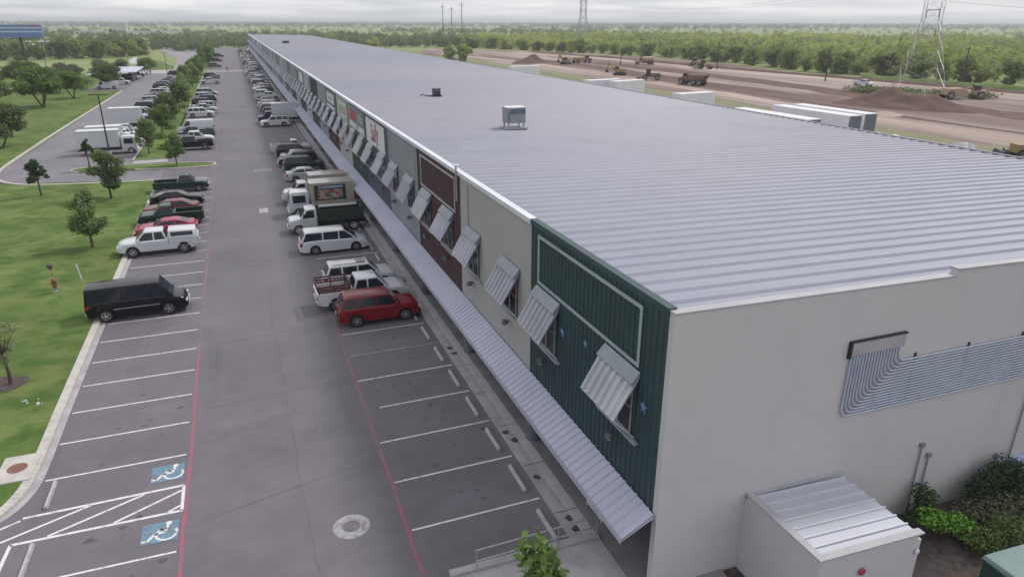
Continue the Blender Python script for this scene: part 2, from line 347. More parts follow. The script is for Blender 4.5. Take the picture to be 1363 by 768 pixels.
# small patches / drips
struct('road_patch', MB().box(.55, 1.3, 66.9, 68.6, 0, .006), mat('patch_light', (.42, .41, .43), (.25, .24, .26), 2, .8, world=True))
struct('road_patch', MB().box(.7, 2.7, 87.2, 88.4, 0, .006), mat('patch_mid', (.24, .23, .25), (.17, .16, .18), 2, .8, world=True))
tm = MB()
for x0, y0, x1, y1 in ((.12, 29.3, .02, 26.4), (1.55, 29.2, 1.5, 26.6), (-3.2, 31.2, 3.4, 31.9), (-3.3, 28.2, 1.0, 29.4)): dash(tm, x0, y0, x1, y1, .16 if abs(x1-x0) < 1 else .5, .0035 if abs(x1-x0) < 1 else .006)
struct('tyre_marks', tm, worn('tyre_mark', tuple(q*.80 for q in ASP), ASP, .50, 1.4))
ck = MB(); rc = random.Random(14)
for x0, y0, x1, y1 in ((-3.5, 22.6, 3.4, 24.4), (.6, 14, .2, 47), (-3.2, 38, 3.6, 39.2), (-8.8, 41, -3.8, 42.2), (-3.4, 55, 3.4, 56.3), (4.2, 31.2, 8.6, 30.6), (-8.6, 31.6, -4, 32.4), (-.8, 50, -1.2, 88), (-3.4, 74, 3.4, 72.8)):
    n_ = int(math.hypot(x1-x0, y1-y0)/.35)+2; q = 0; P = []
    for i in range(n_+1):
        q = q*.8+rc.uniform(-.05, .05); t_ = i/n_; P.append((lerp_(x0, x1, t_)+q*1.2, lerp_(y0, y1, t_)+q))
    for a, b in zip(P, P[1:]): dash(ck, *a, *b, .035, .0048)
struct('crack_seals', ck, worn('seal', tuple(q*.55 for q in ASP), ASP, .50, 1.0))
dr = MB()
for k in range(34):
    for xc_, yk in ((6.6, 21.1+2.883*k), (-6.3, 20.1+2.65*k)):
        if yk > 84 and xc_ < 0: continue
        for q in range(rc.randint(1, 5)):
            x, y, s_ = xc_+rc.gauss(0, .9), yk+rc.gauss(0, .3), rc.uniform(.03, .13); dr.poly([(x+s_*(1+.3*math.sin(3*a+x*9))*math.cos(a), y+.8*s_*math.sin(a), .0042) for a in [2*PI*i/10 for i in range(10)]])
struct('oil_drips', dr, worn('oil_drip', tuple(q*.5 for q in ASP), tuple(q*.8 for q in ASP), .5, 6))
pm_ = MB()
for x0, x1, y0, y1 in ((-2.9, -.4, 46, 50.5), (.4, 2.9, 33.2, 35.4), (-2.2, 1.4, 60, 61.5), (-3.1, -1.9, 15, 19)): pm_.poly([(x0, y0, .003), (x1, y0, .003), (x1, y1, .003), (x0, y1, .003)])
struct('road_repair', pm_, worn('repair', tuple(q*.90 for q in ASP), ASP, .56, .9))
# manhole
t = thing('manhole', 'round grey concrete manhole collar with a dark iron lid in the asphalt lane', 'manhole', (1.85, 20.6, 0))
MB().lathe([(.62, .0), (.64, .004), (.60, .012), (.32, .014)], n=32).build('collar', mat('collar', (.33, .32, .34), (.19, .18, .20), 3.5, .8, lo=.45, hi=.62), t, smooth=40)
MB().lathe([(.30, .0), (.31, .014), (.29, .019), (.05, .02)], n=24).build('lid', mat('iron', (.13, .12, .13), (.19, .18, .19), 9, .6, .4), t, smooth=40)
# drain inlet pad
t = thing('storm_drain_inlet', 'square concrete drain inlet pad with a round rusty cover set in the kerb', 'drain inlet', (-9.75, 28.4, 0))
MB().box(-.75, .5, -.95, .95, -.05, .17).build('pad', m_kerb, t, bevel=.02)
MB().lathe([(.34, .165), (.35, .18), (.32, .186), (.05, .187)], n=24, o=(-.12, 0, 0)).build('cover', mat('rust', (.16, .07, .055), (.21, .10, .08), 6, .8), t)
MB().box(.48, .53, -.6, .6, .0, .10).build('opening', m_black, t)

# walkway along the building, ramp, wheel stops
struct('walkway_edge', MB().box(8.74, 9.64, 17.2, 500, -.05, .10), m_conc, bevel=.0)
struct('walkway_edge', MB().box(9.22, 9.638, 17.2, 500, .101, .106), mat('edge_pale', (.50, .49, .53), (.42, .41, .45), 2, .8, world=True))
struct('walkway', MB().box(9.645, 12.6, 12, 500, -.05, .13), m_walk)
struct('ramp', MB().box(4.4, 9.62, 16.85, 17.12, -.04, .26).box(4.4, 9.62, 6, 16.84, -.06, .17), m_conc, bevel=.01)
jm = MB()
for k in range(60): jm.poly([(8.75, 18.6+3.05*k, .107), (9.63, 18.6+3.05*k, .107), (9.63, 18.63+3.05*k, .107), (8.75, 18.63+3.05*k, .107)])
struct('walkway_joints', jm, m_dark)
m_damp = mat('damp_stain', (.045, .04, .05), (.09, .085, .10), 5, .6, world=True)
dm = MB()
for (x, y, s) in ((8.95, 24.2, .16), (9.1, 23.5, .17), (8.98, 20.8, .14), (9.3, 19.2, .13), (9.15, 18.2, .17), (9.1, 17.6, .15), (9.0, 33.0, .17), (9.05, 32.3, .17), (8.98, 44.5, .15), (9.0, 44.1, .15)):
    dm.poly([(x+s*(1+.2*math.sin(3*a+x*9))*math.cos(a), y+1.1*s*math.sin(a)*(1+.2*math.cos(2*a+y)), .104) for a in [2*PI*i/14 for i in range(14)]])
struct('walkway_stains', dm, m_damp)
dm = MB()
rs = random.Random(9)
for k in range(26):
    x, y, s = rs.uniform(4.3, 8.2), rs.uniform(18, 75), rs.uniform(.05, .22)
    dm.poly([(x+s*(1+.3*math.sin(3*a+x*9))*math.cos(a), y+.8*s*math.sin(a), .003) for a in [2*PI*i/12 for i in range(12)]])
    x, y = rs.uniform(-8.5, -4), rs.uniform(18, 75)
    dm.poly([(x+s*(1+.3*math.sin(3*a+x*9))*math.cos(a), y+.8*s*math.sin(a), .003) for a in [2*PI*i/12 for i in range(12)]])
struct('oil_stains', dm, mat('oil', (.06, .055, .07), (.085, .08, .095), 4, .6, world=True))
stopme = MB().prism([(-.075, 0), (.075, 0), (.05, .11), (-.05, .11)], 'y', -.86, .86).mesh('wheel_stop', mat('stop', (.44, .43, .44), (.32, .31, .33), 4, .85), bevel=.01)
stops = [19.65+2.883*k+(-1.44) for k in range(0, 62)]
for i, y in enumerate(stops):
    o = link('wheel_stop', stopme, None, (8.28, y, .001))
    tag(o, 'grey concrete wheel stop beside the walkway, '+ordn(i)+' counted from the railing at the ramp', 'wheel stop', 'wheel stops along the building walkway')
for (x, y, l) in ((-8.36, 26.25, 'grey concrete wheel stop at the head of the accessible stall above the hatched bay'), (-8.34, 22.55, 'grey concrete wheel stop at the head of the accessible stall below the hatched bay')):
    tag(link('wheel_stop', stopme, None, (x, y, .001)), l, 'wheel stop', 'wheel stops of the accessible stalls')
t = thing('railing', 'two-bar galvanised pipe railing at the edge of the concrete ramp', 'railing', (5.2, 16.85, 0))
for z, nm in ((.98, 'top_rail'), (.56, 'middle_rail')): MB().tube((0, 0, z), (4.35, .12, z), .028, n=8).build(nm, m_galv, t, smooth=50)
for k in range(4): MB().tube((.05+k*1.42, .004*k+.02, .1), (.05+k*1.42, .004*k+.02, .98), .025, n=8).build('post', m_galv, t)

# ------------------------------------------------------------------ warehouse
def roofz(x): return 9.30-.024*(x-10)
Y0, Y1, X0, X1 = 14.45, 482.0, 10.0, 46.0
WH = thing('warehouse', 'very long grey metal-roofed warehouse with coloured front bays and window awnings', 'warehouse', (0, 0, 0))
# roof: trapezoid ribs along X every 0.8 m
rb = MB(); yy = Y0+.05; prof = []
while yy < Y1-.8:
    prof += [(yy, 0), (yy+.48, 0), (yy+.56, .085), (yy+.70, .085)]; yy += .8
prof.append((yy, 0))
vsx = [X0+.04, 28, X1]; n = len(prof)
rb.add([(x, y, roofz(x)+z) for x in vsx for y, z in prof], [(k*n+i, k*n+i+1, (k+1)*n+i+1, (k+1)*n+i) for k in range(2) for i in range(n-1)])
rb.build('roof', m_metalroof, WH)
MB().box(X1-.05, X1+.12, Y0, Y1, roofz(X1)-.2, roofz(X1)+.14).build('gutter', m_metalroof, WH)
# end wall (with lip and the small step), far wall, back wall
st = 20.25
MB().prism([(X0, -.1), (X1, -.1), (X1, roofz(X1)+.10), (st+.01, roofz(st)+.28), (st, roofz(st)+.08), (X0, 9.36)][::1], 'y', Y0-.22, Y0+.02).build('end_wall', m_wall, WH)
cp = MB()
cp.hexa([(X0-.02, Y0-.25, 9.362), (st, Y0-.25, roofz(st)+.082), (st, Y0+.06, roofz(st)+.082), (X0-.02, Y0+.06, 9.362)], [(X0-.02, Y0-.25, 9.40), (st, Y0-.25, roofz(st)+.12), (st, Y0+.06, roofz(st)+.12), (X0-.02, Y0+.06, 9.40)])
cp.hexa([(st+.01, Y0-.25, roofz(st)+.283), (X1, Y0-.25, roofz(X1)+.103), (X1, Y0+.06, roofz(X1)+.103), (st+.01, Y0+.06, roofz(st)+.283)], [(st+.01, Y0-.25, roofz(st)+.34), (X1, Y0-.25, roofz(X1)+.16), (X1, Y0+.06, roofz(X1)+.16), (st+.01, Y0+.06, roofz(st)+.34)])
cp.build('wall_cap', mat('cap_grey', (.38, .375, .40), rough=.5, world=True), WH)
MB().box(X1-.2, X1, Y0+.03, Y1, -.1, roofz(X1)-.06).build('back_wall', m_wall, WH)
MB().box(X0, X1-.21, Y1, Y1+.2, -.1, 8.3).build('far_wall', m_wall, WH)
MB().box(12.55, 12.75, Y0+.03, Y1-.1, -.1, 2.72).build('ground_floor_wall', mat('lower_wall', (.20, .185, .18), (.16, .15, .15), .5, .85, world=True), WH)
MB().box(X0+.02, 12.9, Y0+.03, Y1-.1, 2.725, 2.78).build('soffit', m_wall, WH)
# front bays
bays = [14.45, 24.1, 33.75, 42.9, 52.3, 61.75, 71.0, 80.3, 89.95, 99.4]
while bays[-1] < 470: bays.append(bays[-1]+9.35)
bays[-1] = Y1
M = {
 'green': mat('bay_green', (.029, .062, .070), (.026, .054, .062), .6, .5, world=True),
 'beige': mat('bay_beige', (.36, .355, .345), (.325, .325, .32), .3, .8, world=True),
 'maroon': mat('bay_maroon', (.078, .040, .045), (.066, .035, .042), .6, .5, world=True),
 'grey': mat('bay_grey', (.235, .25, .275), (.20, .215, .25), .3, .7, world=True),
 'slate': mat('bay_slate', (.105, .11, .15), (.09, .095, .13), .6, .55, world=True),
 'light': mat('bay_light', (.36, .37, .39), (.32, .33, .36), .3, .7, world=True),
 'olive': mat('bay_olive', (.22, .235, .22), (.19, .205, .195), .3, .7, world=True),
 'dkgreen': mat('bay_darkgreen', (.035, .085, .068), (.03, .07, .06), .6, .55, world=True)}
cols = [('green', 'green'), ('beige', 'beige'), ('maroon', 'maroon'), ('grey', 'grey'), ('slate', 'slate'), ('slate', 'dkgreen'), ('beige', 'beige'), ('slate', 'maroon'), ('grey', 'grey'), ('green', 'dkgreen'), ('light', 'light'), ('olive', 'maroon'), ('olive', 'light'),
        ('grey', 'dkgreen'), ('slate', 'grey'), ('grey', 'maroon'), ('light', 'light'), ('olive', 'slate')]
rs = random.Random(5)
while len(cols) < len(bays): cols.append(rs.choice([('grey', 'grey'), ('slate', 'maroon'), ('light', 'light'), ('beige', 'slate'), ('green', 'grey'), ('olive', 'olive'), ('grey', 'maroon')]))
m_trimw = mat('trim_white', (.62, .63, .68), (.52, .53, .6), 1, .5, world=True)
m_trim = mat('trim_pale', (.36, .40, .42), rough=.5, world=True)
m_capw = mat('cap_white', (.66, .67, .74), (.56, .57, .66), .4, .35, world=True)
def clad(mb, ya, yb, za, zb, x=X0, pitch=.3, d=.045):
    """vertical ribbed cladding facing -X"""
    y = ya; P = []
    while y < yb-.05:
        P += [(y, 0), (min(y+pitch*.62, yb), 0), (min(y+pitch*.7, yb), d), (min(y+pitch*.9, yb), d)]; y += pitch
    P.append((yb, 0)); n = len(P)
    mb.add([(x-dd, yy_, z) for z in (za, zb) for yy_, dd in P], [(i, i+1, n+i+1, n+i) for i in range(n-1)])
    mb.add([(x, ya, za), (x, yb, za), (x, yb, zb), (x, ya, zb), (x+.2, ya, za), (x+.2, yb, za), (x+.2, yb, zb), (x+.2, ya, zb)], [(0, 3, 7, 4), (1, 5, 6, 2), (3, 2, 6, 7), (0, 4, 5, 1), (4, 7, 6, 5)])
for i in range(len(bays)-1):
    a, b = bays[i], bays[i+1]; up, lo_ = cols[i]; g = .012
    segs = [(up, 2.78, 9.24)] if up == lo_ else [(up, 6.42, 9.24), (lo_, 2.78, 6.412)]
    for nm, za, zb in segs:
        mb = MB()
        if nm in ('green', 'maroon', 'dkgreen', 'slate') and i < 14: clad(mb, a+g, b-g, za, zb)
        else: mb.box(X0, X0+.2, a+g, b-g, za, zb)
        mb.build('wall_panel', M[nm], WH)
    # cap
    MB().box(X0-(.10 if i else .06), X0+.20, a+.01, b-.01, 9.245, 9.45).build('parapet_cap', M['green'] if i == 0 else m_capw, WH)
def frame(ya, yb, za, zb, m=m_trim, t=.12, x=X0-.052, d=.03, nm='frame_trim'):
    MB().box(x-d, x, ya, yb, zb-t, zb).box(x-d, x, ya, yb, za, za+t).box(x-d, x, ya, ya+t, za+t+.001, zb-t-.001).box(x-d, x, yb-t, yb, za+t+.001, zb-t-.001).build(nm, m, WH)
frame(15.7, 23.3, 7.1, 9.04, mat('trim_green_white', (.33, .40, .42), rough=.5, world=True))
frame(34.5, 42.0, 7.1, 9.0, mat('trim_pink', (.42, .38, .42), rough=.5, world=True))
frame(43.6, 51.6, 7.05, 8.95, M['light'], .05)
MB().box(X0-.03, X0-.002, 32.35, 32.45, 5.6, 8.95).build('joint_strip', M['olive'], WH)
# sign panels
def sign(ya, yb, za, zb, m, nm='sign_panel', x=X0-.06):
    return MB().box(x-.05, x, ya, yb, za, zb).build(nm, m, WH)
def wall_text(mb, yc, zc, x, m, par, rot=0, nm='lettering'):
    # text plane XY -> wall facing -X: text right = -Y, up = Z
    c_, s_ = math.cos(rot), math.sin(rot)
    mb.v = [(x-v[2], yc-(v[0]*c_-v[1]*s_), zc+v[0]*s_+v[1]*c_) for v in mb.v]
    mb.build(nm, m, par)
m_signw = mat('sign_white', (.62, .64, .66), (.56, .58, .62), 1, .5, world=True)
m_signr = mat('sign_red', (.38, .06, .09), rough=.5); m_signg = mat('sign_grey', (.16, .17, .20), rough=.5); m_signy = mat('sign_cream', (.40, .41, .33), (.36, .37, .31), 1, .6, world=True)
s_ = sign(53.2, 61.1, 7.05, 9.03, m_signw); wall_text(text_mb('Sally', 2.0, shear=.35, offset=.015), 57.4, 8.05, X0-.12, m_signr, s_, .10)
mb = MB(); mb.box(X0-.12, X0-.112, 55.3, 58.6, 7.42, 7.47); mb.build('underline', m_signg, s_)
frame(62.3, 70.7, 7.05, 9.0, m_trim, .1)
s_ = sign(62.5, 70.4, 7.75, 8.85, m_signg); MB().box(X0-.125, X0-.112, 66.4, 70.1, 7.85, 8.75).build('red_field', m_signr, s_)
MB().box(X0-.125, X0-.112, 62.8, 65.6, 8.0, 8.7).build('grey_emblem', m_galv, s_)
s_ = sign(62.5, 70.4, 7.2, 7.68, m_signw, 'name_board'); wall_text(text_mb('WEST', .5, 1.3), 65.8, 7.44, X0-.12, m_signg, s_)
s_ = sign(72.0, 79.4, 7.1, 8.95, m_signy)
for k, (a, b) in enumerate(((8.55, 8.75), (8.05, 8.15), (7.75, 7.85), (7.35, 7.5))): MB().box(X0-.122, X0-.112, 73.0+.3*k, 78.4-.4*k, a, b).build('text_line', m_trimw if k in (0, 3) else M['olive'], s_)
frame(81.0, 89.3, 7.05, 8.95, m_trim, .1)
s_ = sign(82.0, 88.2, 7.75, 8.8, m_signw); MB().box(X0-.122, X0-.112, 83.4, 86.9, 8.0, 8.5).build('emblem', m_trim, s_)
s_ = sign(81.8, 88.6, 7.2, 7.5, m_trimw, 'name_board')
rs = random.Random(8)
for i in range(10, 40):
    if rs.random() < .35: sign(bays[i]+1.6, bays[i+1]-1.8, 7.4, 8.8, rs.choice([m_signw, m_signg, m_signy, M['light']]))
# windows, awnings, lamps
m_win = mat('window_glass', (.012, .014, .022), (.02, .023, .035), 1, .12, spec=.8); m_frame = mat('window_frame', (.33, .34, .38), rough=.5)
def window_me():
    g = MB().box(-.02, .03, -.78, .78, 4.78, 6.55).mesh('window', m_win)
    f = MB()
    for z in (4.78, 5.66, 6.5): f.box(-.05, -.021, -.80, .80, z-.03, z+.03)
    for y in (-.78, 0, .78): f.box(-.05, -.022, y-.03, y+.03, 4.81, 6.47)
    f = f.mesh('frame', m_frame)
    s = MB().box(-.14, .0, -1.25, 1.25, 4.62, 4.70).mesh('sill', m_frame, bevel=.01)
    # open shutter-style awning: corrugated sheet from the wall at z 6.95 down and out to z 5.55
    P = []; k = 0; w2 = 1.06; y = -w2
    nr = 6; pit = 2*w2/nr
    for k in range(nr): P += [(-w2+k*pit, 0), (-w2+k*pit+pit*.5, 0), (-w2+k*pit+pit*.60, .085), (-w2+k*pit+pit*.90, .085)]
    P.append((w2, 0)); n = len(P)
    a = Vector((-.07, 0, 6.78)); b = Vector((-.78, 0, 5.55)); d = (b-a).normalized(); nn = Vector((d.z, 0, -d.x)); nn = nn if nn.x < 0 else -nn
    def pt(q, y_, h): return q+nn*h+Vector((0, y_, 0))
    c_ = MB(); c_.add([pt(q, y_, h+o) for o in (0, -.02) for q in (a, b) for y_, h in P],
        [(i, i+1, n+i+1, n+i) for i in range(n-1)]+[(2*n+i, 3*n+i, 3*n+i+1, 2*n+i+1) for i in range(n-1)]+[(n+i, n+i+1, 3*n+i+1, 3*n+i) for i in range(n-1)]+[(0, n, 3*n, 2*n), (n-1, 3*n-1, 4*n-1, 2*n-1)])
    c_ = c_.mesh('awning', m_awn)
    fl = MB().hexa([(-.01, -1.09, 6.80), (-.01, 1.09, 6.80), (-.24, 1.09, 6.56), (-.24, -1.09, 6.56)], [(-.01, -1.09, 7.0), (-.01, 1.09, 7.0), (-.30, 1.09, 6.66), (-.30, -1.09, 6.66)]).mesh('flashing', mat('flashing', (.27, .30, .33), (.23, .26, .30), 2, .5, world=True))
    br = MB()
    for y_ in (-1.02, 1.02): br.tube((-.02, y_, 4.75), (-.76, y_, 5.5), .022, n=6).tube((-.02, y_, 6.7), (-.76, y_, 5.52), .02, n=6)
    br.tube((-.78, -1.05, 5.53), (-.78, 1.05, 5.53), .03, n=6)
    br = br.mesh('bracket', m_trimw)
    lm = MB().tube((-.0, 0, 4.2), (-.14, 0, 4.2), .05, n=8).lathe([(.05, .0), (.13, -.02), (.15, -.16), (.13, -.2), (.02, -.2)], n=12, o=(-.2, 0, 4.28)).mesh('wall_lamp', mat('lamp_case', (.16, .17, .18), rough=.4, metal=.4), smooth=40)
    ln = MB().lathe([(.10, .0), (.08, -.05), (.01, -.07)], n=12, o=(-.2, 0, 4.08)).mesh('lens', m_lampw, smooth=40)
    return g, f, s, c_, fl, br, lm, ln
WM = window_me(); AW = [WM[3]]
for nm_, c_ in (('awning_metal_worn', (.40, .40, .47)), ('awning_metal_new', (.50, .51, .56))):
    q_ = WM[3].copy(); q_.materials[0] = mat(nm_, c_, tuple(v*.8 for v in c_), .9, .5, .1, world=True); AW.append(q_)
cnt = 0
for i in range(len(bays)-1):
    for yc in (bays[i]+2.25, bays[i+1]-1.75-(.5 if i else 0)):
        if cnt >= 98 or yc > Y1-2: break
        cnt += 1; p = (X0-.05, yc, 0)
        g = link('window', WM[0], WH, p); link('frame', WM[1], g)
        if i < 20: link('sill', WM[2], g)
        aw = link('awning', AW[(cnt*7) % 5 % 3], WH, p); link('flashing', WM[4], aw); link('bracket', WM[5], aw)
        if i < 25: l_ = link('wall_lamp', WM[6], WH, (X0-.045, yc+.15, 0)); link('lens', WM[7], l_)
# stars on the green bay
m_star = mat('star_blue', (.16, .22, .42), rough=.4, metal=.3)
for (y, z, r) in ((15.3, 6.02, .24), (20.95, 6.0, .24), (19.1, 6.35, .17)):
    mb = MB(); P = [(X0-.06, y+(r if k % 2 == 0 else r*.4)*math.sin(k*PI/5), z+(r if k % 2 == 0 else r*.4)*math.cos(k*PI/5)) for k in range(10)]
    mb.add(P+[(X0-.12, y, z)], [(k, (k+1) % 10, 10) for k in range(10)]+[tuple(range(10))[::-1]]); mb.build('star_ornament', m_star, WH)
# canopy over the walkway
cv = MB()
def can(ya, yb, dz=0):
    mb = MB(); P = []; y = ya
    while y < yb-.05: P += [(y, 0), (y+.26, 0), (y+.285, .05), (y+.325, .05)]; y += .35
    P = [(min(a_, yb), h) for a_, h in P]+[(yb, 0)]; n = len(P)
    A = (X0-.055, 2.94+dz); B = (8.88, 2.34+dz)
    mb.add([(q[0], yy_, q[1]+h) for q in (A, B) for yy_, h in P], [(i, i+1, n+i+1, n+i) for i in range(n-1)])
    mb.box(8.86, 8.885, ya, yb, 2.20+dz, 2.375+dz)
    mb.hexa([(8.9, ya, 2.26+dz), (X0-.055, ya, 2.80+dz), (X0-.055, yb, 2.80+dz), (8.9, yb, 2.26+dz)], [(8.9, ya, 2.30+dz), (X0-.055, ya, 2.90+dz), (X0-.055, yb, 2.90+dz), (8.9, yb, 2.30+dz)])
    return mb.build('canopy', m_canopy, WH)
for k, (a, b) in enumerate(((14.3, 61.6), (61.65, 108), (108.05, 155), (155.05, 220), (220.05, 300), (300.05, 390), (390.05, 481.5))): can(a, b, -.05*(k % 2))
mbs = MB().lathe([(.34, 0), (.34, 2.36)], n=20).mesh('column', mat('column_grey', (.135, .135, .16), (.11, .11, .14), 1, .7), smooth=50)
for i in range(1, len(bays)-1): link('column', mbs, WH, (9.90, bays[i]-(.7 if i < 2 else 1.5), .13))
for i in range(0, 16):
    d = MB().box(12.48, 12.545, bays[i]+1.4, bays[i]+5.2, .14, 2.4).build('storefront', m_win, WH)
    MB().box(12.44, 12.478, bays[i]+1.35, bays[i]+1.45, .14, 2.4).box(12.44, 12.478, bays[i]+3.3, bays[i]+3.4, .14, 2.4).box(12.44, 12.478, bays[i]+5.15, bays[i]+5.25, .14, 2.4).build('frame', m_frame, d)
# pale notice board frame under canopy near ramp
t = thing('notice_frame', 'small white metal frame standing under the canopy beside the end of the railing', 'frame', (10.05, 18.1, .13))
MB().box(-.02, .02, -.6, .55, 1.2, 1.26).box(-.02, .02, -.6, .55, .1, .16).box(-.021, .021, -.6, -.54, 0, 1.3).box(-.021, .021, .5, .56, 0, 1.3).build('rails', m_trimw, t)
MB().box(-.01, .01, -.5, .46, .3, 1.1).build('panel', m_dark, t)
# vent pipe on the maroon bay
t = MB().tube((X0-.14, 33.93, 7.9), (X0-.14, 33.93, 9.72), .05, n=10).build('vent_pipe', m_galv, WH); MB().box(X0-.28, X0, 33.8, 34.06, 9.72, 9.78).build('vent_cap', m_trimw, t)
# conduits on the end wall
m_cond = mat('conduit', (.50, .54, .66), (.42, .46, .58), 3, .4, .3); ye = Y0-.22
MB().box(16.35, 18.5, ye-.11, ye-.003, 7.10, 7.52).build('junction_box', mat('jbox', (.38, .36, .39), (.33, .31, .34), 2, .6), WH)
MB().box(16.30, 18.55, ye-.13, ye-.002, 7.525, 7.56).box(16.29, 16.348, ye-.13, ye-.002, 7.0, 7.523).build('box_hood', m_dark, WH)
npipe = 17
for k in range(npipe):
    x = 16.42+k*.122; zb = 4.95+k*.100; rr_ = .30; P = [(x, ye-.07, 7.10), (x, ye-.07, zb+rr_)]
    P += [(x+rr_-rr_*math.cos(R(t_)), ye-.07, zb+rr_-rr_*math.sin(R(t_))) for t_ in (18, 36, 54, 72, 90)]
    P.append((X1-.5, ye-.07, zb-.012*(X1-.5-x)))
    MB().path(P, .034, 8).build('conduit', m_cond, WH, smooth=60)
for x in (19.2, 21.6, 24.2, 27, 30, 33, 36):
    MB().box(x-.04, x+.04, ye-.035, ye-.002, 4.9-.012*(x-17), 6.72-.012*(x-17)).build('conduit_strap', m_dark, WH)
for x, z0, z1 in ((20.5, .0, 2.9), (20.95, 0, 2.4), (25.35, 0, 4.66), (24.6, 0, 1.5), (26.4, 0, 3.2)):
    MB().tube((x, ye-.06, z0), (x, ye-.06, z1), .028, n=8).box(x-.08, x+.08, ye-.12, ye-.002, z1, z1+.14).build('downpipe', mat('pipe_grey', (.22, .22, .25), rough=.5), WH)

# roof units
def hvac(x, y, w_, d, h, label, small=False):
    z = roofz(x)+.09; t = thing('roof_unit', label, 'roof unit', (x, y, z))
    MB().box(-w_/2-.15, w_/2+.15, -d/2-.1, d/2+.1, 0, .1).build('base', m_galv if not small else m_dark, t)
    if not small:
        for sx in (-1, 1):
            for sy in (-1, 1): MB().box(sx*w_*.42-.05, sx*w_*.42+.05, sy*d*.4-.05, sy*d*.4+.05, .1, .42).build('leg', m_galv, t)
    z0 = .42 if not small else .1
    MB().box(-w_/2, w_/2, -d/2, d/2, z0, h).build('casing', mat('hvac_case', (.27, .285, .31), (.21, .23, .26), 2, .5, .3) if not small else m_dark, t, bevel=.02)
    MB().box(-w_*.36, w_*.46, -d/2-.02, -d/2-.003, h*.72, h*.93).box(-w_*.46, -w_*.38, -d/2-.02, -d/2-.003, h*.4, h*.8).build('grille', mat('hvac_dark', (.09, .11, .15), rough=.5), t)
    MB().box(-w_/2-.03, w_/2+.03, -d/2-.03, d/2+.03, h+.002, h+.04).build('lid', m_trimw if not small else m_dark, t)
hvac(18.85, 49.2, 1.4, 1.2, 1.5, 'large grey boxy air handler on legs near the middle of the metal roof')
hvac(19.65, 74.2, .75, .7, .75, 'small dark roof vent box farther along the roof behind the large air handler', True)
hvac(18.6, 280, 2.2, 1.2, .8, 'small dark vent far away near the end of the metal roof', True)
MB()
t = thing('roof_pipe', 'low dark bent pipe lying on the roof left of the small vent box', 'pipe', (18.3, 73.9, roofz(18.3)+.08))
MB().path([(-.5, 0, .05), (-.25, 0, .28), (.1, 0, .1), (.8, 0, .08)], .05, 6).build('pipe', m_dark, t)

# lean-to shed at the end wall
SH = thing('lean_to_shed', 'grey stucco lean-to with a ribbed silver roof against the warehouse end wall', 'shed', (0, 0, 0))
sx0, sx1, sy0, sy1 = 13.2, 17.0, 11.1, ye-.005
MB().box(sx0, sx0+.16, sy0, sy1, -.1, 2.86).build('side_wall', m_wall, SH); MB().box(sx1-.16, sx1, sy0, sy1, -.1, 2.50).build('side_wall', m_wall, SH)
MB().prism([(sx0+.161, -.1), (sx1-.161, -.1), (sx1-.161, 2.68), (sx0+.161, 2.86)], 'y', sy0, sy0+.16).build('front_wall', m_wall, SH)
cp = MB(); cp.box(sx0-.03, sx0+.2, sy0-.03, sy1, 2.862, 2.91); cp.hexa([(sx0+.2, sy0-.04, 2.862), (sx1+.03, sy0-.04, 2.69), (sx1+.03, sy0+.2, 2.69), (sx0+.2, sy0+.2, 2.862)], [(sx0+.2, sy0-.04, 2.91), (sx1+.03, sy0-.04, 2.74), (sx1+.03, sy0+.2, 2.74), (sx0+.2, sy0+.2, 2.91)])
cp.build('coping', mat('coping', (.40, .40, .42), (.34, .34, .37), 2, .7), SH)
P = []; y = sy0+.2
while y < sy1-.1: P += [(y, 0), (y+.33, 0), (y+.345, .05), (y+.375, .05), (y+.39, 0)]; y += .40
P.append((sy1, 0)); n = len(P)
MB().add([(x, yy_, z+h) for x, z in ((sx0+.165, 2.76), (sx1+.06, 2.56)) for yy_, h in P], [(i, i+1, n+i+1, n+i) for i in range(n-1)]).build('roof', mat('shed_roof', (.46, .47, .53), (.47, .49, .57), .8, .4, .1), SH)
MB().box(sx0, sx1, sy1-.07, sy1-.006, 2.74, 2.80).build('flashing', m_awn, SH)
ss = MB(); y = sy0+.2+.345
while y < sy1-.05: ss.hexa([(sx0+.17, y, 2.77), (sx1+.06, y, 2.57), (sx1+.06, y+.04, 2.57), (sx0+.17, y+.04, 2.77)], [(sx0+.17, y, 2.825), (sx1+.06, y, 2.625), (sx1+.06, y+.04, 2.625), (sx0+.17, y+.04, 2.825)]); y += .40
ss.build('roof_seams', m_trimw, SH)
MB().tube((sx1+.05, sy0+.3, 2.5), (sx1+.05, sy1, 2.5), .05, n=8).build('gutter', m_dark, SH)
t = MB().lathe([(.09, 0), (.12, .02), (.12, .05), (.04, .07)], 'y', 16, (sx0+1.6, sy0-.09, 2.05)).build('alarm_bell', mat('bell_red', (.40, .05, .06), rough=.4), SH)
MB().lathe([(.05, 0), (.09, .02), (.09, .05), (.02, .07)], 'y', 12, (sx1-.12, sy0-.08, 2.1)).build('security_lamp', m_trimw, SH)
struct('mulch_bed', MB().box(12, 46, 9.2, Y0-.25, -.04, .05), m_mulch)

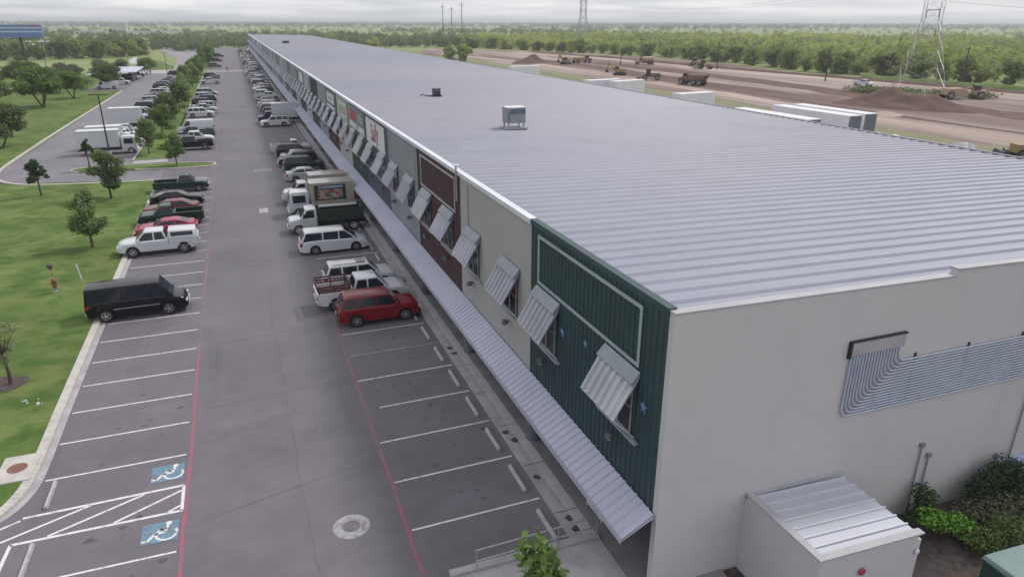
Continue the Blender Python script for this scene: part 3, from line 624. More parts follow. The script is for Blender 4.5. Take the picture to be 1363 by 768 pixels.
# utility cabinet
t = thing('utility_cabinet', 'dark green metal transformer cabinet standing on mulch by the shed', 'utility cabinet', (20.55, 9.85, .05), R(-3))
mg = mat('cabinet_green', (.030, .060, .060), rough=.5); mg2 = mat('cabinet_lid', (.13, .20, .205), (.11, .175, .18), 2, .5)
MB().box(-1.0, 1.0, -.9, .9, 0, 1.15).build('body', mg, t, bevel=.02)
MB().hexa([(-1.05, -.95, 1.152), (1.05, -.95, 1.152), (1.05, .95, 1.152), (-1.05, .95, 1.152)], [(-.95, -.6, 1.30), (.95, -.6, 1.30), (.95, .95, 1.24), (-.95, .95, 1.24)]).build('lid', mg2, t, bevel=.015)
MB().box(-.9, -.08, -.93, -.905, .1, 1.0).box(.08, .9, -.93, -.905, .1, 1.0).build('door', mg, t)
t = thing('meter_box', 'pale blue electric meter box at the end wall behind the shrubs', 'meter box', (25.9, ye-.2, 0))
MB().box(-.3, .3, -.2, .19, .2, 1.25).build('box', mat('box_blue', (.42, .50, .74), rough=.5), t, bevel=.02); MB().box(-.75, -.35, -.15, .19, .2, 1.0).build('side_box', mat('box_navy', (.06, .09, .2), rough=.5), t)

# ------------------------------------------------------------------ vegetation
def translucent(m, f=.42):
    t = m.node_tree; b = t.nodes['Principled BSDF']; o = [n for n in t.nodes if n.type == 'OUTPUT_MATERIAL'][0]
    tr = t.nodes.new('ShaderNodeBsdfTranslucent'); mx = t.nodes.new('ShaderNodeMixShader'); mx.inputs[0].default_value = f
    src = b.inputs['Base Color'].links[0].from_socket; g = t.nodes.new('ShaderNodeVectorMath'); g.operation = 'MULTIPLY'; g.inputs[1].default_value = (1.15, 1.35, .75)
    t.links.new(src, g.inputs[0]); t.links.new(g.outputs[0], tr.inputs[0]); t.links.new(b.outputs[0], mx.inputs[1]); t.links.new(tr.outputs[0], mx.inputs[2]); t.links.new(mx.outputs[0], o.inputs['Surface']); return m
def leafmat(name, a, b, c3=None, s=1.3):
    m = mat(name, a, b, s, .8, c3=c3, s3=.5, objrand=.22, spec=.2)
    return translucent(m)
m_leaf = leafmat('leaf_oak', (.12, .165, .070), (.185, .225, .11))
m_leafg = leafmat('leaf_young', (.10, .155, .065), (.23, .28, .15))
m_leafb = leafmat('leaf_bright', (.11, .175, .052), (.165, .225, .085))
m_leafd = leafmat('leaf_dark', (.055, .088, .048), (.095, .13, .070))
m_leafo = leafmat('leaf_olive', (.14, .155, .11), (.20, .21, .155))
def leaves(rng, cen, lob, n, leaf, up=.25):
    """cen: (k,3) lobe centres, lob: (k,3) radii -> quads"""
    k = len(cen); vol = lob.prod(1); idx = rng.choice(k, n, p=vol/vol.sum())
    d = rng.normal(size=(n, 3)); d /= np.linalg.norm(d, axis=1)[:, None]
    r = (rng.uniform(.35, 1.0, n)+np.abs(rng.normal(0, .16, n)))[:, None]
    p = cen[idx]+d*lob[idx]*r
    nrm = d*.7+rng.normal(size=(n, 3))*.6; nrm[:, 2] += up; nrm /= np.linalg.norm(nrm, axis=1)[:, None]
    u = np.cross(nrm, rng.normal(size=(n, 3))); u /= np.linalg.norm(u, axis=1)[:, None]; v = np.cross(nrm, u)
    s = (leaf*rng.uniform(.5, 1.25, n))[:, None]; a = s*rng.uniform(.5, .9, n)[:, None]
    q = np.stack([p-u*s, p-v*a+u*s*.1, p+u*s, p+v*a+u*s*.1], 1)
    return q.reshape(-1, 3)
def quads_mesh(name, V, m):
    n = len(V)//4; me = bpy.data.meshes.new(name); me.vertices.add(len(V)); me.vertices.foreach_set('co', V.astype(np.float32).ravel())
    me.loops.add(len(V)); me.loops.foreach_set('vertex_index', np.arange(len(V), dtype=np.int32)); me.polygons.add(n)
    me.polygons.foreach_set('loop_start', np.arange(0, len(V), 4, dtype=np.int32)); me.materials.append(m); me.update(calc_edges=True); me.validate(); return me
def tree_proto(kind, seed, m, h, rad, base, n, leaf, nl=9, stems=1, flat=1.0):
    rng = np.random.default_rng(seed); rn = random.Random(seed)
    cz = (h+base)/2; hz = (h-base)/2
    cen = []; lob = []
    for k in range(nl):
        t_ = rng.uniform(-.8, .9); rr_ = rad*math.sqrt(max(.05, 1-(t_*.95)**2)) if kind != 'cone' else rad*(1-(t_+1)/2*.8)
        a = rng.uniform(0, 2*PI); q = rng.uniform(.15, .85)*rr_
        cen.append((q*math.cos(a), q*math.sin(a), cz+t_*hz*.8)); s = rng.uniform(.20, .42)*rad*(1.0 if kind != 'cone' else .8); lob.append((s, s, s*flat*rng.uniform(.7, 1.0)))
    cen = np.array(cen); lob = np.array(lob)
    V = leaves(rng, cen, lob, n, leaf)
    crown = quads_mesh('crown', V, m)
    tr = MB(); r0 = .022*h+.03
    for s in range(stems):
        a = s*2*PI/max(stems, 1)+rn.uniform(0, 1); lean = (0, 0) if stems == 1 else (math.cos(a)*rad*.35, math.sin(a)*rad*.35)
        top = Vector((lean[0], lean[1], base+.25*(h-base))); mid = Vector((lean[0]*.45+rn.uniform(-.05, .05), lean[1]*.45, base*.55))
        tr.tube((lean[0]*.05, lean[1]*.05, -.1), mid, r0, r0*.8, 7); tr.tube(mid, top, r0*.8, r0*.55, 7)
        for c_ in cen[s::stems]:
            tr.tube(top*.9+mid*.1, Vector(c_)*.9+top*.1, r0*.4, r0*.12, 5)
    return crown, tr.mesh('trunk', m_bark, smooth=60)
def place_tree(name, pr, loc, label, cat='tree', group=None, s=1.0, rz=0, sz=None, mo=None):
    t = thing(name, label, cat, loc, rz, group); t.scale = (s, s, sz or s); link('trunk', pr[1], t); c_ = link('crown', pr[0], t)
    return t
young = [tree_proto('oval', 11+i, m_leafg, 4.8, 1.5, .55, 4600, .12, 28) for i in range(3)]
place_tree('young_tree', young[0], (-12.0, 60.0, .08), 'young leafy tree on the lawn nearest the black and red parked cars', s=1.0)
place_tree('young_tree', young[1], (-13.0, 77.6, .06), 'young leafy tree on the lawn close to the crossing driveway', s=1.08, rz=1, sz=1.08)
place_tree('young_tree', tree_proto('oval', 21, m_leafd, 3.7, 1.1, 1.2, 1800, .12, 14), (-19.7, 81.2, .04), 'small dark young tree standing alone on the lawn at left', rz=2)
place_tree('young_tree', tree_proto('oval', 22, m_leafd, 3.7, .8, 1.6, 900, .13, 7), (-17.4, 94.5, .12), 'thin young tree on the island in front of the white box truck', rz=2)
place_tree('young_tree', young[2], (-8.0, 93.9, .12), 'young tree on the island in front of the dark pickup', s=.8, rz=1, sz=.85)
place_tree('young_tree', tree_proto('oval', 23, leafmat('leaf_pale', (.20, .23, .14), (.34, .36, .26)), 3.3, 1.0, 1.0, 380, .10, 12), (-12.0, 36.6, .1), 'sparse pale sapling in a brown mulch ring at the left edge', s=1.05)
struct('mulch_ring', MB().poly([(-12.4+1.1*(1+.1*math.sin(3*a))*math.cos(a), 36.6+.95*math.sin(a), .112) for a in [2*PI*i/18 for i in range(18)]]), m_mulch)
bt = tree_proto('cone', 31, m_leafb, 3.5, 1.15, .5, 900, .11, 26); place_tree('young_tree', bt, (5.62, 12.9, .17), 'bright green tree top beside the concrete ramp at the bottom edge', s=1.28)
strip_p = [tree_proto('oval', 41+i, [m_leafg, m_leafb, m_leafg][i], 5.7, 2.1, .5, 3200, .19, 24) for i in range(3)]
ys = [103.5, 122, 138, 153, 165, 175, 189, 201, 213, 225, 236, 247, 258, 269, 281]
rs = random.Random(4)
for i, y in enumerate(ys):
    place_tree('parking_strip_tree', strip_p[i % 3], (-11.5+rs.uniform(-.7, .7), y, .1), 'leafy tree in the green strip between the two lots, '+ordn(i)+' counted from the crossing driveway', group='trees in the strip between the lots', s=rs.uniform(.8, 1.05) if i < 6 else rs.uniform(.9, 1.15), rz=i*1.7)
for i, y in enumerate((296, 306, 318, 330, 343, 357, 372, 388, 405, 422, 440, 452)):
    place_tree('parking_strip_tree', strip_p[i % 3], (-11+rs.uniform(-1.5, 1.5), y, .1), 'leafy tree in the far planted strip beyond the pale crossing, '+ordn(i)+' from the near end', group='trees in the far strip', s=rs.uniform(1.0, 1.4), rz=i*1.3)
# shrubs in the strip
sh = quads_mesh('shrub', leaves(np.random.default_rng(5), np.array([(0, 0, .4), (.5, .2, .35), (-.4, .3, .3)]), np.array([(.6, .6, .5)]*3), 260, .14), m_leafb)
for i in range(16):
    o = link('shrub', sh, None, (-11.5+rs.uniform(-1.2, 1.2), 108+i*10.5+rs.uniform(-2, 2), .1)); tag(o, 'low bright shrub under the strip trees, '+ordn(i)+' counted from the crossing driveway', 'shrub', 'shrubs in the strip')
# mesquite/live oak trees on the left field
fieldp = [tree_proto('oval', 51+i, [m_leaf, m_leafb, m_leafo][i], 6.2, 4.3, 1.9, 5200, .27, 30, stems=2+i % 2, flat=.62) for i in range(3)]
ft = [(-31.5, 116, 0, .95, 'broad low green tree with a dark forked trunk at the left edge of the lawn'), (-37.6, 172, 1, 1.25, 'big bright green spreading tree in the middle of the left lawn'), (-46, 168, 0, 1.0, 'spreading olive green tree with crooked trunk on the left lawn'),
      (-35.2, 190, 1, .95, 'bright green tree behind the big spreading tree beside the kerb'), (-41, 205, 2, 1.0, 'greyish tree crown behind the bright green trees'), (-31.5, 214, 0, .95, 'bushy green tree just before the carport'),
      (-50, 215, 0, 1.1, 'dark spreading tree deeper in the left lawn'), (-60, 228, 1, .85, 'bright green round tree beneath the billboard'), (-76, 258, 0, 1.0, 'rounded tree left of the billboard pole'),
      (-38.6, 262, 2, .9, 'dark conical tree left of the carport roof'), (-35.8, 275, 2, .8, 'grey green tree behind the carport'), (-27.6, 271, 0, .82, 'round tree right of the carport beside two walking people'), (-52, 185, 2, .8, 'grey bush-like tree at the left edge near the olive tree'), (-33, 128, 2, .45, 'small dark shrub tree by the broad low tree'), (-44, 240, 2, .9, 'brownish leafless-looking tree behind the bright crowns')]
for x, y, k, s, lb in ft: place_tree('field_tree', fieldp[k], (x, y, -.02), lb, group='trees on the left lawn', s=s, rz=x)
# planting by the end wall
hg = np.random.default_rng(77)
def bushy(name, label, loc, cen, rad, n, leaf, m, cat='shrub'):
    t = thing(name, label, cat, loc)
    link('foliage', quads_mesh('foliage', leaves(hg, np.array(cen, float), np.array(rad, float), n, leaf), m), t)
    st_ = MB()
    for c_ in cen: st_.tube((c_[0]*.6, c_[1]*.6, -.02), c_, .02, .01, 5)
    st_.build('stem', m_bark, t); return t
bushy('shrub', 'bright lime green leafy shrub right behind the shed roof', (20.5, 12.9, .05), [(0, 0, .7), (.5, -.2, .6), (-.35, .2, .8), (.8, -.5, .35)], [(.42, .4, .32)]*4, 1500, .075, mat('leaf_lime', (.10, .24, .03), (.16, .30, .06), 3, .7, spec=.2))
bushy('shrub', 'dark upright shrub between the wall pipes and the lime green shrub', (20.2, 13.6, .05), [(0, 0, .7), (-.5, -.1, .5), (.5, 0, 1.0), (.2, .1, 1.3)], [(.35, .3, .4)]*4, 900, .065, m_leafd)
bushy('shrub', 'grey green airy grassy shrub in the middle of the wall planting', (23.2, 12.7, .05), [(-1, .2, .5), (0, .1, .6), (1.0, 0, .6), (.4, -.7, .4), (-.6, -.6, .4)], [(.8, .6, .5)]*5, 5200, .055, m_leafo)
bushy('shrub', 'tall feathery dark shrub against the wall left of the meter box', (24.3, 13.5, .05), [(-1.1, 0, .9), (-.3, .1, 1.2), (.6, 0, 1.0), (0, -.5, .7)], [(.7, .45, .7)]*4, 4200, .055, m_leafd)
bushy('shrub', 'mid green loose shrub in front of the grey green grassy one', (22.2, 11.9, .05), [(-.8, 0, .4), (.2, .1, .55), (1.1, 0, .4)], [(.7, .5, .4)]*3, 2600, .06, m_leaf)
bushy('shrub', 'yellowish dry shrub between the utility cabinet and the dark green shrub', (24.9, 11.6, .05), [(-.8, 0, .35), (.2, .1, .5), (1.1, 0, .4)], [(.8, .5, .4)]*3, 2600, .055, m_leafo)
bushy('shrub', 'dark green shrub at the right edge in front of the meter box', (26.0, 12.6, .05), [(-1, .1, .6), (0, .1, .7), (1, 0, .8), (.4, -.8, .5), (2, 0, .7)], [(.8, .6, .55)]*5, 5200, .065, m_leafd)

# woods ------------------------------------------------------------------
m_wood1 = mat('wood_leaf', (.18, .215, .095), (.27, .295, .135), .035, .85, world=True, c3=(.38, .39, .15), s3=.012, spec=.15)
m_wood2 = mat('wood_leaf_dark', (.11, .145, .085), (.16, .195, .11), .05, .85, world=True, spec=.15)
translucent(m_wood1); translucent(m_wood2)
m_edge = translucent(mat('edge_leaf', (.16, .20, .085), (.23, .26, .12), 1.3, .85, objrand=.3, spec=.15))
def wood(name, label, pts, m, nq, leaf0, rng, h0=8.0):
    Vs = []
    for (x, y, s) in pts:
        cen = np.array([(0, 0, h0*.48*s), (s*1.6*rng.uniform(-1, 1), s*1.6*rng.uniform(-1, 1), h0*.6*s), (s*2*rng.uniform(-1, 1), s*2*rng.uniform(-1, 1), h0*.35*s)]); rad = np.array([(3.3*s, 3.3*s, h0*.42*s), (2.3*s, 2.3*s, h0*.32*s), (2.6*s, 2.6*s, h0*.34*s)])
        V = leaves(rng, cen, rad, nq, leaf0*s, .35); V[:, 0] += x; V[:, 1] += y; V[:, 2] = np.maximum(V[:, 2], -.2); Vs.append(V)
    return tag(link(name, quads_mesh(name, np.concatenate(Vs), m)), label, 'woodland', kind='stuff')
rng = np.random.default_rng(12)
def inpoly(x, y, P):
    c_ = False; j = len(P)-1
    for i in range(len(P)):
        if (P[i][1] > y) != (P[j][1] > y) and x < (P[j][0]-P[i][0])*(y-P[i][1])/(P[j][1]-P[i][1])+P[i][0]: c_ = not c_
        j = i
    return c_
def scatter(P, step, jit=.45):
    xs = [p[0] for p in P]; ys_ = [p[1] for p in P]; o = []
    y = min(ys_)
    while y < max(ys_):
        x = min(xs)
        while x < max(xs):
            a, b = x+rng.uniform(-jit, jit)*step, y+rng.uniform(-jit, jit)*step
            if inpoly(a, b, P): o.append((a, b, rng.uniform(.62, 1.12)+.26*math.sin(a*.041+1)*math.sin(b*.053)+.14*math.sin(a*.17)*math.sin(b*.13)))
            x += step
        y += step
    return o
edgeR = [(222, 60), (212, 100), (206, 130), (202, 160), (203, 178), (196, 195), (199, 230), (206, 270), (203, 330), (186, 400), (165, 450), (140, 495)]
# front row of individual trees at the edge of the right wood
woodp = [tree_proto('oval', 61+i, [m_wood1, m_edge, m_wood1, m_edge][i], 8.0, 4.8, -.6, 900, .6, 16, flat=.85) for i in range(4)]
E_ = curve(edgeR, 10); acc = 0; last = Vector(E_[0]); kk = 0; lastp = last.copy()
for p in E_[1:]:
    p = Vector(p); d = (p-lastp).length; acc += d; lastp = p
    if acc > 4.6:
        acc = 0; s = rng.uniform(.72, 1.15)
        place_tree('woodland_tree', woodp[kk % 4], (p.x+rng.uniform(-2, 4), p.y+rng.uniform(-3, 3), -.05), 'tree at the near edge of the wood beyond the dirt site, '+ordn(kk)+' from the right', group='trees at the edge of the right wood', s=s*.92, rz=kk); kk += 1
wood('wood', 'dense green wood beyond the bare dirt construction site', scatter([(x+7, y+2) for x, y in edgeR]+[(200, 640), (420, 640), (700, 380), (560, 120), (360, 60)], 7.2), m_wood1, 46, 1.15, rng, 8.2)
wood('wood', 'dark wood behind the far end of the warehouse and right of it', scatter([(52, 500), (140, 500), (200, 560), (150, 700), (-5, 700), (-5, 560), (15, 500), (52, 492)], 8), m_wood2, 46, 1.2, rng, 7.4)
edgeL = [(-160, 372), (-110, 388), (-78, 392), (-55, 402), (-44, 430)]
E_ = curve(edgeL, 12); acc = 0; lastp = Vector(E_[0]); kk = 0
for p in E_[1:]:
    p = Vector(p); acc += (p-lastp).length; lastp = p
    if acc > 7:
        acc = 0; place_tree('woodland_tree', woodp[(kk*3+2) % 4], (p.x, p.y+rng.uniform(-2, 2), -.05), 'tree at the near edge of the wood behind the left field, '+ordn(kk)+' from the left', group='trees at the edge of the left wood', s=rng.uniform(.8, 1.15), rz=kk); kk += 1
wood('wood', 'dark tree belt behind the pale green field at the left', scatter([(x-2, y+8) for x, y in edgeL]+[(-46, 470), (-38, 520), (-60, 560), (-230, 520), (-260, 380)], 7.6), m_wood2, 46, 1.2, rng, 8.2)
wood('wood', 'clump of trees closing the end of the parking lot', scatter([(-30, 468), (-12, 462), (-8, 545), (9, 550), (9, 600), (-60, 600), (-42, 545)], 7), m_wood2, 60, 1.1, rng, 7.5)
for i, (x, y, s, k) in enumerate(((96.5, 312, 1.15, 1), (92, 322, .95, 3), (62, 505, 1.5, 2), (86, 480, 1.2, 2), (47.5, 486, .8, 1))):
    place_tree('backyard_tree', woodp[k], (x, y, -.05), ['round green tree behind the roof left of the dirt mound', 'smaller green tree beside the round tree behind the roof', 'dark tree just behind the far end of the roof', 'lone dark tree on the grass behind the far roof edge', 'small tree at the far corner of the warehouse'][i], group='trees behind the warehouse', s=s*.85, rz=i)
# distant country: clumps growing with distance
pts = []
for k in range(5200):
    d = 620*math.exp(rng.uniform(0, 2.45)); a = R(rng.uniform(-24, 62)); x, y = d*math.sin(a), d*math.cos(a)
    f_ = math.sin(x*.0031+1.2)*math.sin(y*.0042+.4)+.5*math.sin(x*.009+y*.006)
    if d < 2500 and f_ > -.62: continue
    pts.append((x, y, .9*(d/620)**.62))
wood('distant_wood', 'hazy scattered woods and thickets stretching to the horizon', pts, m_wood2, 18, 1.9, rng, 5.2)
pts = []
for k in range(650):
    d = 600*math.exp(rng.uniform(0, 1.3)); a = R(rng.uniform(-24, 62)); pts.append((d*math.sin(a), d*math.cos(a), .8*(d/600)**.4))
wood('distant_wood', 'lighter green thickets beyond the nearer woods', pts, m_wood1, 22, 1.6, rng, 6)
mb = MB()
rr2 = random.Random(2)
for k in range(280):
    a0 = -30+k*.36; a1 = a0+.36
    def ridge(a): return 5600*math.sin(R(a)), 5600*math.cos(R(a)), 12+4.5*math.sin(a*.23)+2.5*math.sin(a*.61+1)+1.2*math.sin(a*2.9)
    A, B = ridge(a0), ridge(a1)
    mb.add([(A[0], A[1], -1), (B[0], B[1], -1), (B[0], B[1], B[2]), (A[0], A[1], A[2]), (A[0]*1.04, A[1]*1.04, -1), (B[0]*1.04, B[1]*1.04, -1)], [(0, 1, 2, 3), (3, 2, 5, 4)])
struct('hills', mb, mat('hill_woods', (.055, .075, .075), (.10, .12, .10), .004, .9, world=True, spec=.1))
# far buildings
def shedb(x, y, w_, d, h, label, c_=(.60, .60, .60), nm='distant_building'):
    t = thing(nm, label, 'building', (x, y, -.05)); MB().box(-w_/2, w_/2, -d/2, d/2, 0, h).build('wall', mat('fb%g' % c_[0], c_, rough=.7), t); MB().box(-w_/2-.5, w_/2+.5, -d/2-.5, d/2+.5, h+.01, h+.5).build('roof', mat('fbr', (.62, .62, .64), rough=.6), t)
shedb(-124, 1010, 17, 14, 13.5, 'tall pale block-like building rising behind the trees at upper left', (.50, .50, .48))
shedb(-150, 985, 34, 14, 5.4, 'low white building left of the tall pale block', (.62, .60, .56))
shedb(-75, 905, 52, 14, 6.0, 'long low white building behind the trees at the end of the driveway', (.60, .59, .58))
shedb(-92, 435, 16, 10, 6.5, 'pinkish house roof seen under the billboard', (.36, .28, .27))
shedb(640, 1500, 40, 16, 5, 'tiny white building far off in the fields right of centre', (.6, .6, .6))

# ------------------------------------------------------------------ dirt site behind the warehouse
sheet('service_yard', [(46.2, 10), (92, 10), (90, 120), (88, 260), (82, 420), (60, 480), (46.2, 480)], .0, m_asph2)
sheet('dirt_site', [(104, 30), (100, 60), (100.5, 85), (103.5, 130), (105, 200), (109, 262), (104, 330), (98, 398), (110, 450), (125, 476), (146, 446), (180, 400), (196, 330), (200, 270), (193, 235), (188, 200), (196, 176), (197, 150), (203, 100), (216, 30)], -.01, m_dirt)
def band(name, pts, w_, z, m, n=6):
    P = curve(pts, n); mb = MB()
    rr_ = random.Random(len(pts)); L_ = []
    for i, p in enumerate(P):
        a = Vector(P[max(i-1, 0)]); b = Vector(P[min(i+1, len(P)-1)]); d = (b-a).normalized(); nn = Vector((-d.y, d.x)); ww = w_*rr_.uniform(.7, 1.25)/2
        L_.append((Vector(p)-nn*ww, Vector(p)+nn*ww))
    for i in range(len(P)-1):
        a, b = L_[i]; c_, d = L_[i+1]; mb.poly([(a.x, a.y, z), (c_.x, c_.y, z), (d.x, d.y, z), (b.x, b.y, z)])
    struct(name, mb, m)
band('dirt_road', [(112, 40), (109, 90), (112, 140), (116, 200), (120, 260), (117, 330), (108, 400)], 7, .005, m_dirtl)
band('dirt_road', [(192, 60), (182, 110), (178, 160), (172, 210), (170, 260), (168, 320), (150, 400)], 13, .006, m_dirtl)
band('dirt_track', [(142, 40), (140, 100), (146, 160), (150, 220), (148, 290)], 12, .007, m_dirtd)
band('dirt_track', [(128, 150), (128, 200), (134, 260), (132, 330)], 10, .009, m_dirtd)
band('dirt_track', [(118, 60), (117, 100), (121, 150), (124, 190)], 2.5, .011, m_dirtd)
band('grass_verge', [(99, 40), (97, 70), (99, 100), (99, 150), (101, 200), (104, 250), (98, 300), (92, 340)], 8, .014, mat('verge_grass', (.15, .165, .075), (.20, .17, .12), .3, .95, world=True))
# long low berm before the wood
def berm(name, pts, w_, h, m):
    P = curve(pts, 8); mb = MB(); n = 7; rr_ = random.Random(7)
    for i, p in enumerate(P):
        a = Vector(P[max(i-1, 0)]); b = Vector(P[min(i+1, len(P)-1)]); d = (b-a).normalized(); nn = Vector((-d.y, d.x)); hh = h*rr_.uniform(.6, 1.2)
        for k in range(n):
            t_ = k/(n-1)*2-1; q = Vector(p)+nn*t_*w_/2*rr_.uniform(.9, 1.1); mb.v.append((q.x, q.y, -.05+hh*(1-t_*t_)))
    for i in range(len(P)-1):
        for k in range(n-1): mb.f.append((i*n+k, i*n+k+1, (i+1)*n+k+1, (i+1)*n+k)); mb.mi.append(0)
    return struct(name, mb, m, smooth=60)
berm('berm', [(193, 60), (186, 110), (184, 150), (181, 190), (177, 230), (176, 270), (176, 330), (165, 400)], 3.5, .9, m_dirtd)
berm('berm', [(205, 60), (197, 110), (193, 150), (191, 180)], 5, 1.2, m_grass)
def mound(label, x, y, rx, ry, h, rz, m, seed, peaks=1):
    rg = random.Random(seed); nx, ny = 36, 24; mb = MB(); pk = [(rg.uniform(-.45, .45), rg.uniform(-.2, .2), rg.uniform(.25, .55)) for _ in range(peaks)]
    ph = [rg.uniform(0, 6) for _ in range(8)]
    for i in range(nx+1):
        for j in range(ny+1):
            u, v = i/nx*2-1, j/ny*2-1; r = math.hypot(u, v); z = max(0, 1-r*r)**.8*.6
            for a, b, c_ in pk: z += c_*max(0, 1-math.hypot((u-a)/.42, (v-b)/.6))
            z *= 1+.10*math.sin(u*11+ph[0])*math.sin(v*9+ph[1])+.06*math.sin(u*27+ph[2]+v*13)
            c2, s2 = math.cos(rz), math.sin(rz); X, Y = u*rx, v*ry
            mb.v.append((x+X*c2-Y*s2, y+X*s2+Y*c2, -.1+z*h if r < 1 else -.1))
    for i in range(nx):
        for j in range(ny): mb.f.append((i*(ny+1)+j, (i+1)*(ny+1)+j, (i+1)*(ny+1)+j+1, i*(ny+1)+j+1)); mb.mi.append(0)
    return tag(mb.build('dirt_mound', m, smooth=80), label, 'dirt mound')
mound('large brown dirt mound with several humps in front of the lattice pylon', 131.5, 112, 15.5, 7, 2.5, R(-62), m_dirtd, 3, 5)
mound('dark grey brown dirt mound on the far dirt site beyond the roof', 119, 292, 9, 5, 3.0, R(10), m_dirtd, 5, 2)
mound('low pale sand heap beside the large brown dirt mound', 115, 103, 5, 3, .9, 0, m_dirtl, 6, 1)
bg_ = leaves(rng, np.array([(0, 0, .5), (4, -6, .5), (-4, 6, .5), (8, -12, .5), (-6, 9, .4)]), np.array([(3.5, 4.5, .8)]*5), 2600, .3); bg_ += np.array([155, 132, .3])
tag(link('weeds', quads_mesh('weeds', bg_, mat('weed_leaf', (.12, .16, .06), (.17, .20, .09), 1, .9))), 'tall weeds growing on the earth behind the large dirt mound', 'weeds', kind='stuff')

# lattice pylon
def pylon(label, x, y, h, w0, rz, group=None, r=.13):
    t = thing('lattice_pylon', label, 'pylon', (x, y, 0), rz, group); zs = [0, h*.14, h*.28, h*.42, h*.50, h*.6, h*.7, h*.8, h*.9, h]
    def hw(z): return w0/2*(1-z/(h*.5)*.62) if z < h*.5 else w0*.19
    def hx(z): return hw(z) if z < h*.5 else w0*.19+(z-h*.5)/(h*.5)*w0*.10
    br = MB()
    for sx in (-1, 1):
        for sy in (-1, 1):
            legs = MB()
            for a, b in zip(zs, zs[1:]): legs.tube((sx*hx(a), sy*hw(a), a), (sx*hx(b), sy*hw(b), b), r, n=5)
            legs.build('leg', m_galv, t)
    for a, b in zip(zs, zs[1:]):
        for s in (-1, 1):
            br.tube((-hx(a), s*hw(a), a), (hx(b), s*hw(b), b), r*.5, n=4).tube((hx(a), s*hw(a), a), (-hx(b), s*hw(b), b), r*.5, n=4)
            br.tube((s*hx(a), -hw(a), a), (s*hx(b), hw(b), b), r*.5, n=4).tube((s*hx(a), hw(a), a), (s*hx(b), -hw(b), b), r*.5, n=4)
            if a: br.tube((-hx(a), s*hw(a), a), (hx(a), s*hw(a), a), r*.6, n=4)
    br.build('bracing', m_galv, t)
    for z, ww in ((h*.44, w0*.8), (h*.58, w0*.8), (h*.72, w0*.72), (h*.86, w0*.8)):
        a = MB().box(-ww, ww, -.15, .15, z, z+.3).tube((-ww, 0, z), (0, 0, z+1.4), r*.6, n=4).tube((ww, 0, z), (0, 0, z+1.4), r*.6, n=4).build('crossarm', m_galv, t)
        for s in (-1, 1): MB().tube((s*ww*.95, 0, z), (s*ww*.95, 0, z-1.8), .10, n=5).build('insulator', m_dark, a)
    return t
pylon('tall grey lattice pylon rising out of the picture behind the large dirt mound', 178, 149, 34, 11, R(50), r=.085)
pylon('pale distant lattice pylon on the horizon right of centre', 259, 526, 44, 11, R(50), r=.2)
t = thing('transmission_frame', 'faint group of three distant power masts on the horizon above the roof', 'power masts', (222, 765, 0))
for dx, h in ((-6, 34), (0, 32), (7, 36)):
    p = MB().tube((dx*1.6, 0, 0), (dx*1.6, 0, h), .45, .3, 6).build('mast', m_dark, t); MB().box(dx*1.6-3, dx*1.6+3, -.2, .2, h-3, h-2.6).build('crossarm', m_dark, p)
for k, (a, b) in enumerate((((178+5.5, 149, 28), (259+5, 526, 36)), ((178-5.5, 149, 28), (259-5, 526, 36)), ((178, 149, 34), (259, 526, 43.5)), ((183, 149, 22), (420, -60, 26)))):
    mb = MB(); a, b = Vector(a), Vector(b); P = []
    for i in range(17): q = i/16; p = a.lerp(b, q); p.z -= 9*4*q*(1-q); P.append(p)
    mb.path(P, .035, 4); tag(mb.build('power_line', m_dark), ['right outer', 'left outer', 'topmost', 'near right'][k]+' thin power line wire hanging from the tall lattice pylon', 'power line')
m_pole = mat('wood_pole', (.06, .05, .05), rough=.9)
for (x, y, h, l) in ((169.2, 229, 9.6, 'dark wooden utility pole in front of the wood right of the tanker truck'), (168, 173.3, 9.6, 'dark wooden utility pole standing left of the white pickup on the dirt'), (196, 150, 10.5, 'dark wooden utility pole right of the lattice pylon'), (190, 320, 9.5, 'far wooden utility pole above the tanker truck'), (150, 268, 6, 'short wooden pole near the far yellow scraper')):
    t = thing('utility_pole', l, 'utility pole', (x, y, 0), 0, 'utility poles on the dirt site'); MB().tube((0, 0, -.2), (0, 0, h), .22, .14, 8).build('pole', m_pole, t); MB().box(-1.0, 1.0, -.06, .06, h-.9, h-.75).build('crossarm', m_pole, t)

